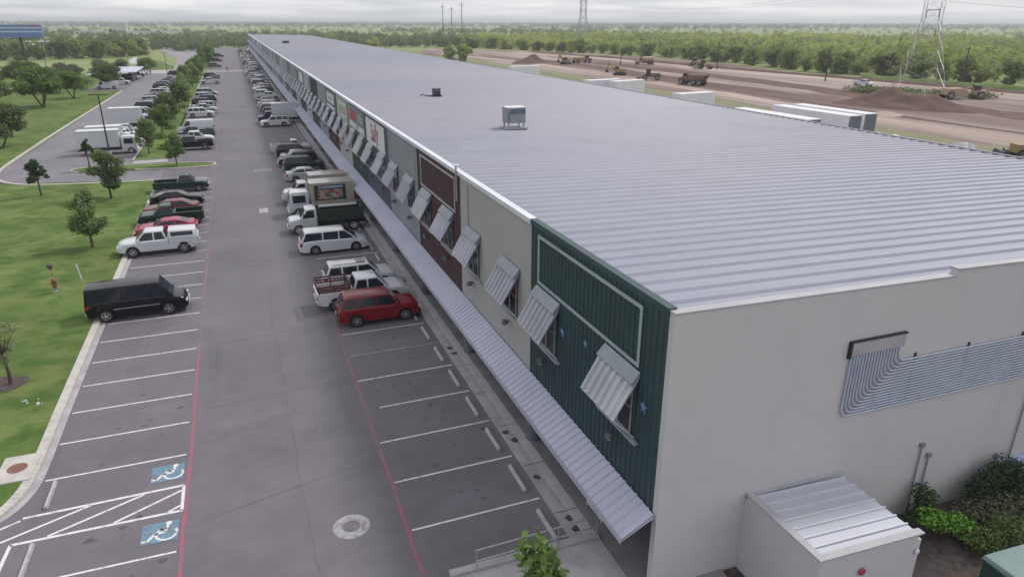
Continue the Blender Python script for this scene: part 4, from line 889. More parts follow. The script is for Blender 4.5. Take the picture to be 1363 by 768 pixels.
# ------------------------------------------------------------------ vehicles
WHEELS = {}
def wheel_me(r, w_=.24, style=0):
    k = (round(r, 3), w_, style)
    if k in WHEELS: return WHEELS[k]
    ty = MB().lathe([(r*.62, -w_/2), (r*.93, -w_/2), (r, -w_/2+.04), (r, w_/2-.04), (r*.93, w_/2), (r*.62, w_/2)], 'y', 20).mesh('tyre', m_black, smooth=35)
    ri = MB().lathe([(r*.64, .02), (r*.64, w_/2+.004), (r*.58, w_/2+.004), (r*.55, w_/2-.05), (r*.15, w_/2-.045)], 'y', 20)
    for a in range(5):
        t_ = a*2*PI/5; c_, s_ = math.cos(t_), math.sin(t_)
        def pt(rr_, q, h): return (c_*rr_-s_*q, h, s_*rr_+c_*q)
        y0_, y1_ = w_/2-.05, w_/2+.002
        ri.add([pt(r*.10, -r*.1, y1_), pt(r*.60, -r*.07, y1_), pt(r*.60, r*.07, y1_), pt(r*.10, r*.1, y1_), pt(r*.10, -r*.12, y0_), pt(r*.60, -r*.1, y0_), pt(r*.60, r*.1, y0_), pt(r*.10, r*.12, y0_)], [(0, 1, 2, 3), (0, 4, 5, 1), (1, 5, 6, 2), (2, 6, 7, 3), (3, 7, 4, 0)])
    ri.lathe([(r*.14, y0_), (r*.14, y1_+.01)], 'y', 10)
    ri = ri.mesh('rim', m_rim if style == 0 else m_trimw if style == 2 else m_chrome, smooth=35)
    dk = MB().lathe([(r*.6, 0), (r*.6, w_/2-.06)], 'y', 16).mesh('brake', m_dark)
    WHEELS[k] = (ty, ri, dk); return WHEELS[k]
def add_wheel(par, x, y, r, w_=.24, style=0, detail=True):
    ty, ri, dk = wheel_me(r, w_, style); o = link('wheel', ty, par, (x, y, r)); 
    if y > 0: pass
    else: o.rotation_euler.z = PI
    link('rim', ri, o)
    if detail: link('brake', dk, o)
def lerp(a, b, t_): return a+(b-a)*t_
def pw(prof, x):
    for (a, za), (b, zb) in zip(prof, prof[1:]):
        if a <= x <= b: return lerp(za, zb, (x-a)/(b-a) if b > a else 0)
    return prof[0][1] if x < prof[0][0] else prof[-1][1]
PAINT = {'white': (.54, .555, .60), 'silver': (.36, .38, .42), 'black': (.005, .0055, .009), 'dark grey': (.07, .075, .09), 'red': (.17, .008, .016), 'maroon': (.11, .012, .022), 'navy': (.018, .028, .07),
         'dark green': (.016, .038, .034), 'beige': (.40, .36, .31), 'teal': (.08, .20, .22), 'crimson': (.30, .03, .075), 'blue': (.05, .10, .22)}
def paint(c):
    p = PAINT[c]; return mat('paint_'+c.replace(' ', '_'), p, tuple(x*.93 for x in p), 1.2, .26, .0, coat=.6 if sum(p) > .5 else .22, spec=.5 if sum(p) > .5 else .25)
SPEC = dict(
 sedan=dict(L=4.75, W=1.82, H=1.44, wb=2.8, off=.02, r=.33, sill=.22, top=[(-2.38, .78), (-2.25, 1.0), (-1.2, 1.03), (.9, .98), (1.9, .84), (2.2, .74), (2.38, .56)], cab=[(1.15, .97), (.35, 1.42), (-1.0, 1.42), (-1.85, 1.0)], pil=[-.35]),
 coupe=dict(L=4.7, W=1.88, H=1.33, wb=2.78, off=.05, r=.35, sill=.2, top=[(-2.35, .76), (-2.2, .98), (-1.3, 1.0), (.7, .93), (1.9, .80), (2.2, .70), (2.35, .5)], cab=[(.95, .92), (.1, 1.31), (-.9, 1.31), (-1.95, .97)], pil=[-.75]),
 suv=dict(L=4.75, W=1.9, H=1.78, wb=2.85, off=.02, r=.38, sill=.32, top=[(-2.38, .85), (-2.3, 1.12), (-1.2, 1.14), (.95, 1.10), (1.95, 1.02), (2.25, .92), (2.38, .66)], cab=[(1.25, 1.09), (.55, 1.75), (-1.95, 1.75), (-2.28, 1.12)], pil=[-.2, -1.2], rack=True),
 minivan=dict(L=5.1, W=1.98, H=1.75, wb=3.05, off=.05, r=.35, sill=.22, top=[(-2.55, .75), (-2.48, 1.05), (-1.2, 1.08), (1.2, 1.02), (2.1, .86), (2.4, .74), (2.55, .5)], cab=[(1.75, .98), (.75, 1.72), (-2.1, 1.72), (-2.45, 1.05)], pil=[.35, -.85]),
 pickup=dict(L=5.65, W=1.98, H=1.88, wb=3.5, off=.02, r=.41, sill=.42, top=[(-2.82, .70), (-.72, .74), (-.70, 1.2), (.9, 1.18), (1.3, 1.16), (2.3, 1.10), (2.6, 1.0), (2.82, .75)], cab=[(1.55, 1.16), (.85, 1.84), (-.40, 1.84), (-.66, 1.19)], pil=[.25], bed=(-2.8, -.74, 1.22)),
 single=dict(L=5.3, W=1.95, H=1.78, wb=3.2, off=.02, r=.38, sill=.38, top=[(-2.65, .66), (-.3, .68), (-.28, 1.12), (.9, 1.1), (1.3, 1.1), (2.2, 1.04), (2.5, .95), (2.65, .7)], cab=[(1.35, 1.1), (.7, 1.74), (-.05, 1.74), (-.24, 1.1)], pil=[], bed=(-2.63, -.32, 1.14)),
 van=dict(L=5.5, W=2.0, H=2.08, wb=3.35, off=-.05, r=.39, sill=.34, top=[(-2.75, .9), (-2.7, 1.22), (-1.2, 1.24), (1.3, 1.20), (1.9, 1.10), (2.45, .98), (2.75, .68)], cab=[(1.95, 1.12), (1.25, 2.05), (-2.62, 2.05), (-2.72, 1.2)], pil=[.75, -.75]),
)
def vehicle(kind, colour, lbl, cat, x, y, z, rz, group=None, extra='', name=None, detail=True):
    s = SPEC[kind]; L_, W_ = s['L'], s['W']; hw = W_/2; pm = paint(colour)
    t = thing(name or {'sedan': 'parked_sedan', 'coupe': 'parked_coupe', 'suv': 'parked_suv', 'minivan': 'parked_minivan', 'pickup': 'pickup_truck', 'single': 'pickup_truck', 'van': 'parked_van'}[kind], lbl, cat, (x, y, z), rz, group)
    xf, xr = s['off']+s['wb']/2, s['off']-s['wb']/2; r = s['r']; ar = r*1.16; zc = r
    xs = set(np.linspace(-L_/2, L_/2, 26).round(3).tolist()); xs |= {p[0] for p in s['top']}
    for xw in (xf, xr):
        for k in range(11): xs.add(round(xw-ar*math.cos(PI*k/10), 3))
        xs |= {round(xw-ar-.004, 3), round(xw+ar+.004, 3)}
    xs = sorted(q for q in xs if -L_/2-.001 <= q <= L_/2+.001)
    mb = MB(); rings = []
    for q in xs:
        e = abs(q)/(L_/2); wd = hw*(1-.17*max(0, (e-.72)/.28)**2.2); zt = pw(s['top'], q); zs_ = s['sill']+.10*max(0, (e-.9)/.1)
        zb = zs_
        for xw in (xf, xr):
            if abs(q-xw) < ar: zb = max(zb, zc+math.sqrt(max(0, ar*ar-(q-xw)**2)))
        zb = min(zb, zt-.10); zm = max(lerp(zs_, zt, .55), zb+.02)
        half = [(0, zs_), (wd-.27, zs_), (wd-.265, zb), (wd*.985, zb), (wd, min(zm, zt-.09)), (wd*.975, zt-.07), (wd*.90, zt), (wd*.45, zt+.03), (0, zt+.035)]
        ring = half+[(-a, b) for a, b in half[1:-1]][::-1]
        rings.append([(q, a, b) for a, b in ring])
    n = len(rings[0])
    mb.v = [p for rg in rings for p in rg]
    for i in range(len(rings)-1):
        for k in range(n):
            mb.f.append((i*n+k, i*n+(k+1) % n, (i+1)*n+(k+1) % n, (i+1)*n+k)); mb.mi.append(1 if k in (0, 1, 2, n-1, n-2, n-3) else 0)
    mb.f.append(tuple(range(n))); mb.mi.append(0); mb.f.append(tuple((len(rings)-1)*n+i for i in range(n))); mb.mi.append(0)
    body = mb.build('body', [pm, m_black], t, smooth=38)
    # cabin
    (xa, za), (xb, zr), (xc, _), (xd, zd) = s['cab']; wb_, wr = hw*.90, hw*.74 if kind not in ('van', 'minivan') else hw*.80; zl = min(za, zd)-.12
    def B(q, yy_, z_): return (q, yy_, z_)
    xa2 = xa+(xa-xb)/(zr-za)*(za-zl); xd2 = xd+(xd-xc)/(zr-zd)*(zd-zl); wbl = wb_+(wb_-wr)/(zr-za)*(za-zl)*.6
    cab = MB().hexa([(xd2, -wbl, zl), (xa2, -wbl, zl), (xa2, wbl, zl), (xd2, wbl, zl)], [(xc, -wr, zr), (xb, -wr, zr), (xb, wr, zr), (xc, wr, zr)])
    cab.v += [(lerp(xb, xc, .5), 0, zr+.04)]
    cab.f = [f for f in cab.f if f != (4, 5, 6, 7)]+[(4, 5, 8), (5, 6, 8), (6, 7, 8), (7, 4, 8)]; cab.mi = [0]*len(cab.f)
    cab.build('cabin', pm, t, bevel=.045, smooth=50)
    # windows
    def ye_(z_): tt = (z_-zl)/(zr-zl); return lerp(wbl, wr, tt)
    def xl(z_): tt = (z_-zl)/(zr-zl); return lerp(xa2, xb, tt)
    def xrr(z_): tt = (z_-zl)/(zr-zl); return lerp(xd2, xc, tt)
    z0, z1 = za+.05, zr-.09
    ends = [None]+list(s['pil'])+[None]
    for sd_ in (-1, 1):
        for k in range(len(ends)-1):
            if 'cargo' in extra and k >= 1: continue
            a0 = (xl(z0)-.16, xl(z1)-.10) if ends[k] is None else (ends[k]-.05,)*2
            b0 = (xrr(z0)+.14, xrr(z1)+.10) if ends[k+1] is None else (ends[k+1]+.05,)*2
            o_ = .008
            V = [(a0[0], sd_*(ye_(z0)+o_), z0), (b0[0], sd_*(ye_(z0)+o_), z0), (b0[1], sd_*(ye_(z1)+o_), z1), (a0[1], sd_*(ye_(z1)+o_), z1)]
            V2 = [(q[0], q[1]-sd_*.03, q[2]) for q in V]
            MB().add(V+V2, [(0, 1, 2, 3), (4, 7, 6, 5), (0, 4, 5, 1), (1, 5, 6, 2), (2, 6, 7, 3), (3, 7, 4, 0)]).build('side_window', m_glass, t)
    def pane(fx, z0_, z1_, nm, sgn):
        o_ = .010*sgn; a = ye_(z0_)-.12; b = ye_(z1_)-.10
        V = [(fx(z0_)+o_, -a, z0_), (fx(z0_)+o_, a, z0_), (fx(z1_)+o_, b, z1_+.0), (fx(z1_)+o_, -b, z1_)]; V2 = [(q[0]-sgn*.03, q[1], q[2]-.01) for q in V]
        MB().add(V+V2, [(0, 1, 2, 3), (4, 7, 6, 5), (0, 4, 5, 1), (1, 5, 6, 2), (2, 6, 7, 3), (3, 7, 4, 0)]).build(nm, m_glass, t)
    pane(xl, za+.03, zr-.07, 'windscreen', 1)
    if not 'cargo' in extra: pane(xrr, max(zd, za)+.06, zr-.09, 'rear_window', -1)
    for xw in (xf, xr):
        for sd_ in (-1, 1): add_wheel(t, xw, sd_*(hw-.13), r, .24, 0 if colour != 'beige' else 1, detail)
    # lights, grille, bumpers
    zf = pw(s['top'], L_/2-.25); zh = zf-.22; zt_ = pw(s['top'], -L_/2+.12)-.22 if 'bed' not in s else s['bed'][2]-.3
    wf_ = hw*.86
    for sd_ in (-1, 1):
        MB().box(L_/2-.34, L_/2-.03, min(sd_*wf_*.62, sd_*wf_*1.02), max(sd_*wf_*.62, sd_*wf_*1.02), zh-.06, zh+.09).build('headlight', m_lampw, t, bevel=.03)
        MB().box(-L_/2-.008 if 'bed' in s else -L_/2+.0, -L_/2+.26, min(sd_*wf_*.78, sd_*(wf_*1.02+.03)), max(sd_*wf_*.78, sd_*(wf_*1.02+.03)), zt_-.14, zt_+.12).build('taillight', m_lampr, t, bevel=.02)
        MB().box(xl(z0)-.30, xl(z0)-.16, min(sd_*(wb_+.02), sd_*(wb_+.22)), max(sd_*(wb_+.02), sd_*(wb_+.22)), z0-.02, z0+.13).build('mirror', pm if colour != 'beige' else m_black, t, bevel=.03)
    MB().box(L_/2-.15, L_/2+.006, -wf_*.5, wf_*.5, zh-.22, zh+.05).build('grille', m_dark if kind in ('sedan', 'coupe', 'minivan') else m_chrome, t, bevel=.02)
    bc = pm if kind in ('sedan', 'coupe', 'minivan') else (m_chrome if colour in ('white', 'dark green', 'silver', 'black') else m_dark)
    MB().box(L_/2-.28, L_/2+.05, -hw*.84, hw*.84, s['sill']+.02, s['sill']+.24).build('front_bumper', bc, t, bevel=.05)
    MB().box(-L_/2-.06, -L_/2+.25, -hw*.84, hw*.84, s['sill']+.06, s['sill']+.28).build('rear_bumper', bc, t, bevel=.05)
    MB().box(-L_/2-.075, -L_/2-.055, -.16, .16, s['sill']+.33, s['sill']+.48).build('licence_plate', m_plate, t)
    if s.get('rack') and detail:
        rk = MB()
        for sd_ in (-1, 1): rk.tube((xc+.15, sd_*wr*.86, zr+.06), (xb-.2, sd_*wr*.86, zr+.06), .02, n=6)
        rk.build('roof_rails', m_dark, t)
    if 'bed' in s:
        b0_, b1_, zt2 = s['bed']; bd = MB(); zb0 = .62
        pts_ = [(b0_+.01, zb0)]
        if True:
            A_ = [(xr-ar*1.02*math.cos(R(a)), zc+ar*1.02*math.sin(R(a))) for a in range(20, 161, 14)]
            pts_ += [p for p in A_ if p[1] > zb0]
        pts_ += [(b1_, zb0), (b1_, zt2), (b0_+.01, zt2+.01)]
        # drop points so polygon is ordered by x
        for sd_ in (-1, 1): bd.prism(pts_, 'y', sd_*(hw-.10), sd_*(hw+.002))
        bd.box(b0_-.02, b0_+.06, -hw+.10, hw-.10, zb0-.08, zt2)
        bd.box(b1_-.06, b1_+.0, -hw+.10, hw-.10, zb0+.1, zt2)
        bd.build('bed', pm, t)
        MB().box(b0_+.07, b1_-.07, -hw+.12, hw-.12, .775, .79).build('bed_liner', m_dark, t)
        if 'topper' in extra:
            tp = MB().hexa([(b0_+.02, -hw+.03, zt2+.012), (b1_-.02, -hw+.03, zt2+.012), (b1_-.02, hw-.03, zt2+.012), (b0_+.02, hw-.03, zt2+.012)], [(b0_+.15, -hw*.78, 1.74), (b1_-.02, -hw*.78, 1.80), (b1_-.02, hw*.78, 1.80), (b0_+.15, hw*.78, 1.74)]).build('bed_cap', pm, t, bevel=.05, smooth=50)
            for sd_ in (-1, 1):
                V = [(b0_+.32, sd_*(hw*.925), zt2+.14), (b1_-.18, sd_*(hw*.925), zt2+.14), (b1_-.18, sd_*(hw*.835), zt2+.45), (b0_+.36, sd_*(hw*.835), zt2+.42)]
                MB().add(V+[(q[0], q[1]-sd_*.04, q[2]) for q in V], [(0, 1, 2, 3), (4, 7, 6, 5), (0, 4, 5, 1), (1, 5, 6, 2), (2, 6, 7, 3), (3, 7, 4, 0)]).build('cap_window', m_glass, tp)
        if 'stake' in extra:
            mw = mat('stake_wood', (.11, .045, .05), (.075, .035, .04), 6, .8); st_ = MB()
            for sd_ in (-1, 1):
                for xx in (b0_+.12, (b0_+b1_)/2, b1_-.14): st_.box(xx-.04, xx+.04, sd_*(hw-.08)-.03, sd_*(hw-.08)+.03, zt2-.3, zt2+.48)
                for z_ in (zt2+.08, zt2+.25, zt2+.42): st_.box(b0_+.05, b1_-.06, sd_*(hw-.03)-.018, sd_*(hw-.03)+.018, z_-.05, z_+.05)
            for z_ in (zt2+.10, zt2+.27, zt2+.44): st_.box(b1_-.10, b1_-.06, -hw+.12, hw-.12, z_-.05, z_+.05)
            st_.box(b0_+.02, b0_+.06, -hw+.12, hw-.12, zt2+.36, zt2+.46)
            st_.build('stake_rack', mw, t)
            MB().box(b0_+.2, b1_-.2, -hw+.14, hw-.14, .80, .90).build('load_boards', mw, t)
    if 'stripe' in extra:
        for sd_ in (-1, 1): MB().box(xr+.45, xf-.45, sd_*(hw+.001)-.008, sd_*(hw+.001)+.008, .74, .79).build('side_moulding', m_galv, t)
    if 'sunroof' in extra: MB().box(xb-.75, xb-.2, -.4, .4, zr+.028, zr+.048).build('sunroof', m_glass, t)
    if 'fog' in extra:
        MB().box(L_/2-.9, L_/2-.2, -.5, .5, zf+.0, zf+.02).build('hood_scoop', m_dark, t)
    return t
def boxtruck(kind, lbl, x, y, rz, boxL=4.6, boxH=3.3, zfl=.95, cabc='white', boxc='white', W_=2.2, banner=False, name='box_truck', dump=False, tilt=False):
    """cab-over or nosed truck, nose towards +X, origin at the middle"""
    t = thing(name, lbl, 'truck', (x, y, 0), rz); pm = paint(cabc); hw = W_/2; L_ = boxL+ (1.9 if kind == 'cabover' else 2.4); x1 = L_/2; x0 = -L_/2; xb = x0+boxL
    if kind == 'cabover':
        pr_ = [(xb+.1, .55), (x1-.02, .5), (x1, 1.15), (x1-.16, 2.15), (x1-.35, 2.28), (xb+.15, 2.28)]
        MB().prism(pr_, 'y', -hw*.9, hw*.9).build('cab', pm, t, bevel=.07, smooth=50)
        for sd_ in (-1, 1):
            MB().box(xb+.45, x1-.35, sd_*hw*.905-.012, sd_*hw*.905+.012, 1.32, 1.98).build('side_window', m_glass, t)
            MB().box(x1-.6, x1-.5, sd_*(hw*.9+.14)-.1, sd_*(hw*.9+.14)+.1, 1.5, 1.9).build('mirror', m_dark, t)
            MB().box(x1-.04, x1+.03, sd_*hw*.72-.15, sd_*hw*.72+.15, .72, .92).build('headlight', m_lampw, t)
        V = [(x1-.002, -hw*.78, 1.25), (x1-.002, hw*.78, 1.25), (x1-.135, hw*.78, 2.02), (x1-.135, -hw*.78, 2.02)]
        MB().add(V+[(q[0]+.015, q[1], q[2]) for q in V], [(0, 3, 2, 1), (4, 5, 6, 7), (0, 1, 5, 4), (1, 2, 6, 5), (2, 3, 7, 6), (3, 0, 4, 7)]).build('windscreen', m_glass, t)
        MB().box(x1-.05, x1+.10, -hw*.9, hw*.9, .38, .62).build('front_bumper', m_trimw, t, bevel=.03); xf = x1-.75
    else:
        xc0 = xb+.1; xc1 = xb+1.35
        pr_ = [(xc0, .55), (x1-.03, .5), (x1, 1.0), (x1-.12, 1.22), (xc1+.1, 1.34), (xc1-.35, 2.05), (xc0+.05, 2.1)]
        MB().prism(pr_, 'y', -hw*.88, hw*.88).build('cab', pm, t, bevel=.07, smooth=50)
        for sd_ in (-1, 1):
            MB().prism([(xc0+.25, 1.36), (xc1-.08, 1.36), (xc1-.46, 1.96), (xc0+.25, 1.96)], 'y', sd_*hw*.885-.012, sd_*hw*.885+.012).build('side_window', m_glass, t)
            MB().box(xc1-.2, xc1-.1, sd_*(hw*.9+.14)-.1, sd_*(hw*.9+.14)+.1, 1.4, 1.75).build('mirror', m_dark, t)
            MB().box(x1-.10, x1+.02, sd_*hw*.70-.14, sd_*hw*.70+.14, .85, 1.02).build('headlight', m_lampw, t)
        V = [(xc1+.06, -hw*.74, 1.40), (xc1+.06, hw*.74, 1.40), (xc1-.34, hw*.74, 2.0), (xc1-.34, -hw*.74, 2.0)]
        MB().add(V+[(q[0]+.03, q[1], q[2]+.02) for q in V], [(0, 3, 2, 1), (4, 5, 6, 7), (0, 1, 5, 4), (1, 2, 6, 5), (2, 3, 7, 6), (3, 0, 4, 7)]).build('windscreen', m_glass, t)
        MB().box(x1-.08, x1+.012, -hw*.45, hw*.45, .68, 1.0).build('grille', m_dark, t); MB().box(x1-.08, x1+.10, -hw*.88, hw*.88, .40, .62).build('front_bumper', m_chrome, t, bevel=.03); xf = x1-.75
    bm_ = paint(boxc)
    if not dump:
        bx = MB().box(x0, xb-.03, -hw-.02, hw+.02, zfl, boxH).build('box', bm_, t, bevel=.03)
        tr_ = MB()
        for sd_ in (-1, 1): tr_.box(x0-.01, xb-.02, sd_*(hw+.022)-.012, sd_*(hw+.022)+.012, boxH-.12, boxH-.02).box(x0-.01, xb-.02, sd_*(hw+.022)-.012, sd_*(hw+.022)+.012, zfl+.01, zfl+.10)
        tr_.build('edge_rail', m_galv, bx)
        MB().box(x0-.03, x0-.002, -hw+.1, hw-.1, zfl+.12, boxH-.15).build('roll_door', mat('rolldoor', (.5, .5, .53), rough=.5), bx)
        if banner:
            # banner on the +Y local side (faces the camera when the truck is turned)
            sd_ = 1; yb_ = hw+.036
            def pn(xa_, xc_, za_, zb_, m, nm, dd=.0): MB().box(xa_, xc_, yb_+dd-.004, yb_+dd+.004, za_, zb_).build(nm, m, bx)
            pn(x0+.75, xb-.35, zfl+.45, boxH-.22, mat('banner_dark', (.03, .035, .06), rough=.5), 'banner')
            m_mot = mat('banner_produce', (.05, .13, .05), (.45, .30, .33), 3.2, .6, c3=(.30, .05, .05), s3=2.0, lo=.42, hi=.58)
            pn(x0+1.05, xb-.65, zfl+.55, boxH-.62, m_mot, 'banner_picture', .010)
            tx = text_mb('STORY', .30, 1.05, extrude=.004, offset=.01); tx.v = [(x_*-1+xb-1.25, yb_+.02+z_*.5, y_+boxH-.42) for x_, y_, z_ in tx.v]; tx.build('banner_lettering', m_trimw, bx)
            pn(x0+1.0, x0+2.25, boxH-.50, boxH-.32, mat('banner_blue', (.30, .42, .50), rough=.5), 'banner_bar', .010)
    else:
        dg_ = mat('dump_green', (.010, .022, .020), (.02, .035, .03), 3, .6)
        d_ = MB().box(x0+.3, xb-.1, -hw, -hw+.06, zfl, 1.95).box(x0+.3, xb-.1, hw-.06, hw, zfl, 1.95).box(xb-.16, xb-.1, -hw+.06, hw-.06, zfl, 2.1).box(x0+.3, xb-.16, -hw+.06, hw-.06, zfl, zfl+.06)
        for k in range(6): xx = lerp(x0+.35, xb-.2, k/5); d_.box(xx, xx+.08, hw, hw+.05, zfl, 1.93).box(xx, xx+.08, -hw-.05, -hw, zfl, 1.93)
        d_.build('dump_body', dg_, t)
        MB().box(x0+.7, xb-.2, -hw+.1, hw-.1, zfl+.4, 1.7).build('load', dg_, t, bevel=.15)
        MB().box(x0+.6, xb-.2, -hw+.12, -hw+.75, 1.86, 1.96).build('side_board', m_galv, t)
    MB().box(x0+.1, x1-.4, -.42, .42, .5, zfl-.005).build('chassis', m_dark, t)
    MB().box(x0-.06, x0+.03, -hw*.85, hw*.85, .45, .62).build('rear_bumper', m_dark, t)
    MB().box(x0+1.9, x0+2.5, -hw+.06, -hw+.5, .42, .85).box(x0+1.9, x0+2.5, hw-.5, hw-.06, .42, .85).build('side_tank', m_galv if not dump else m_dark, t)
    for xw in (xf, x0+1.15):
        for sd_ in (-1, 1): add_wheel(t, xw, sd_*(hw-.16), .42, .27, 2)
    return t

# --- left row beside the lawn (nose 0 = +X, PI = -X)
gL = 'vehicles parked along the lawn kerb'
vehicle('van', 'black', 'long black passenger van with silver wheels backed up to the lawn kerb', 'van', -7.1, 44.55, 0, R(2), gL, 'stripe')
vehicle('pickup', 'white', 'white crew cab pickup with a white bed cap parked nose to the lawn', 'pickup truck', -7.0, 57.3, 0, PI+R(1.5), gL, 'topper')
vehicle('coupe', 'crimson', 'bright crimson coupe between the white pickup and the silver and green one', 'car', -6.9, 62.4, 0, PI+R(2), gL)
tt = vehicle('single', 'dark green', 'old dark green single cab pickup with an open black bed, between two red cars', 'pickup truck', -6.7, 65.8, 0, PI+R(1), gL)
vehicle('sedan', 'maroon', 'dark red sedan between the old green pickup and the black coupe', 'car', -6.9, 68.9, 0, PI, gL)
vehicle('coupe', 'black', 'low black coupe between the dark red sedan and the dark teal pickup', 'car', -6.7, 73.3, 0, R(2), gL)
vehicle('single', 'dark green', 'dark green and black single cab pickup nearest the crossing driveway', 'pickup truck', -6.6, 79.2, 0, R(1), gL)
# --- right row along the building
gR = 'vehicles parked along the building'
vehicle('suv', 'red', 'boxy red SUV parked at the near end of the building row', 'SUV', 6.2, 38.65, 0, R(1), gR)
vehicle('pickup', 'white', 'white pickup with a brown wooden stake rack beside the red SUV', 'pickup truck', 5.75, 41.55, 0, R(1.5), gR, 'stake')
vehicle('suv', 'white', 'white SUV with a dark sunroof beside the stake rack pickup', 'SUV', 6.1, 44.6, 0, R(1), gR, 'sunroof')
vehicle('minivan', 'white', 'white minivan with an empty stall either side, parked nose to the walkway', 'minivan', 5.5, 53.35, 0, R(1), gR)
boxtruck('nose', 'white nosed truck with a dark green dump body next to the white minivan', 5.8, 59.2, PI+R(1), 4.0, cabc='white', dump=True, W_=2.0, name='dump_body_truck')
boxtruck('cabover', 'cab-over box truck with a colourful produce banner on its side', 5.95, 65.0, PI+R(1), 3.9, 3.0, banner=True, W_=2.1, boxc='beige')
boxtruck('nose', 'plain white nosed box truck just beyond the truck with the banner', 5.9, 69.9, PI, 3.6, 2.75, W_=2.0, boxc='beige')
lot_ = [('sedan', 'silver', 80.4, 0, 'silver sedan just beyond the plain white box truck', 'car', 6.2), ('suv', 'dark green', 85.9, 0, 'dark green SUV beyond the silver sedan', 'SUV', 6.3), ('suv', 'black', 89.4, PI, 'black SUV facing the lane, beyond the dark green one', 'SUV', 5.9),
        ('sedan', 'white', 92.4, 0, 'white sedan squeezed between two black SUVs', 'car', 6.4), ('suv', 'black', 95.6, 0, 'black SUV between the white sedan and the plain white open-bed pickup', 'SUV', 6.0), ('single', 'white', 99.3, 0, 'white open-bed pickup at the far end of the dark SUVs, before the empty stalls', 'pickup truck', 5.9)]
for k, c_, y, rz, lb, ca, x in lot_: vehicle(k, c_, lb, ca, x, y, 0, rz+R(1), gR)
vehicle('suv', 'white', 'white SUV facing the lane in front of the white box truck', 'SUV', 5.3, 126.4, 0, PI+R(1), gR)
boxtruck('nose', 'white box truck right behind the white SUV in the building row', 6.0, 130.6, PI, 4.2, 3.4, boxc='white', cabc='navy', W_=2.2)
# templates for the long rows
random.seed(21)
combo = [('suv', 'white'), ('suv', 'silver'), ('suv', 'black'), ('sedan', 'white'), ('sedan', 'silver'), ('sedan', 'dark grey'), ('pickup', 'white'), ('pickup', 'silver'), ('pickup', 'black'), ('suv', 'dark grey'), ('sedan', 'black'), ('minivan', 'silver'), ('suv', 'maroon'), ('sedan', 'teal'), ('van', 'white'), ('coupe', 'navy'), ('sedan', 'beige')]
catn = {'suv': 'SUV', 'sedan': 'sedan', 'pickup': 'pickup', 'minivan': 'minivan', 'van': 'van', 'coupe': 'coupe'}
proto = {}
def put(kc_, x, y, rz, label, group, cargo=''):
    k, c_ = kc_
    if kc_ not in proto: proto[kc_] = vehicle(k, c_, label, catn[k] if k != 'sedan' else 'car', x, y, 0, rz, group, 'cargo' if k == 'van' else '', detail=False); return proto[kc_]
    return dup(proto[kc_], (x, y, 0), rz, label, group)
seq = [4, 2, 5, 9, 0, 12, 1, 3, 5, 6, 0, 9, 4, 2, 13, 3, 1, 5, 16, 2, 0, 4, 10, 7, 3, 11, 1, 0, 15, 4, 9]
y = 137.0; i = 0; rs = random.Random(6)
while y < 470:
    if not (270 < y < 288) and rs.random() < (.88 if y < 200 else .72):
        kc_ = combo[seq[i % len(seq)]] if i < 31 else rs.choice(combo)
        put(kc_, 6.1+rs.uniform(-.25, .25), y, (PI if rs.random() < .3 else 0)+R(rs.uniform(-1.5, 1.5)), kc_[1]+' '+catn[kc_[0]]+' in the row by the building, '+ordn(i)+' vehicle beyond the white box truck', gR); i += 1
    y += 2.883
g1 = 'vehicles in the left row beyond the crossing driveway'
L1 = [('pickup', 'black', 106.3, PI, 'black crew cab pickup behind the young tree, first beyond the crossing driveway'), ('pickup', 'white', 111.2, 0, 'white crew cab pickup facing the lane behind the black pickup'), ('pickup', 'dark grey', 116.6, PI, 'dark grey pickup between a white pickup and a white cargo van'), ('van', 'white', 122.6, PI, 'white cargo van parked nose to the tree strip'),
      ('suv', 'white', 143.7, 0, 'large white SUV facing the lane beyond the cargo van'), ('pickup', 'silver', 149.6, 0, 'silver pickup just beyond the large white SUV'), ('suv', 'silver', 155.2, PI, 'silver SUV beyond the silver pickup'), ('suv', 'black', 162.0, 0, 'black SUV in the middle of the left row'), ('suv', 'navy', 168.5, PI, 'navy SUV in the middle of the left row'), ('suv', 'silver', 175, 0, 'silver SUV beyond the navy one'), ('minivan', 'silver', 186.5, 0, 'silver minivan in the far part of the left row'),
      ('pickup', 'white', 222, PI, 'white pickup with an empty stall in front of it in the far left row'), ('sedan', 'black', 228.5, 0, 'black sedan right behind the far white pickup'), ('sedan', 'dark grey', 236, PI, 'dark grey sedan in the far left row'), ('suv', 'black', 244, 0, 'black SUV last before the pale crossing'), ('suv', 'dark grey', 302, 0, 'dark grey SUV just beyond the pale crossing at left'), ('suv', 'black', 345, 0, 'black SUV far up the left side near the trees'), ('pickup', 'black', 390, 0, 'black pickup very far up the left side'), ('suv', 'dark grey', 397, 0, 'dark grey SUV very far up the left side')]
for k, c_, y, rz, lb in L1: put((k, c_), -6.8, y, rz+R(1), lb, g1)
g2 = 'vehicles in the far left lot'
boxtruck('cabover', 'white box truck with its cab nearest the crossing driveway in the left lot', -16.9, 106.6, 0, 5.0, 3.15, W_=2.3)['group'] = g2
boxtruck('nose', 'second white box truck directly behind the first in the left lot', -16.6, 111.0, 0, 4.4, 3.1, W_=2.3)['group'] = g2
boxtruck('cabover', 'third white box truck, farther up the left lot among the cars', -16.6, 131.5, 0, 4.8, 3.4, W_=2.3)['group'] = g2
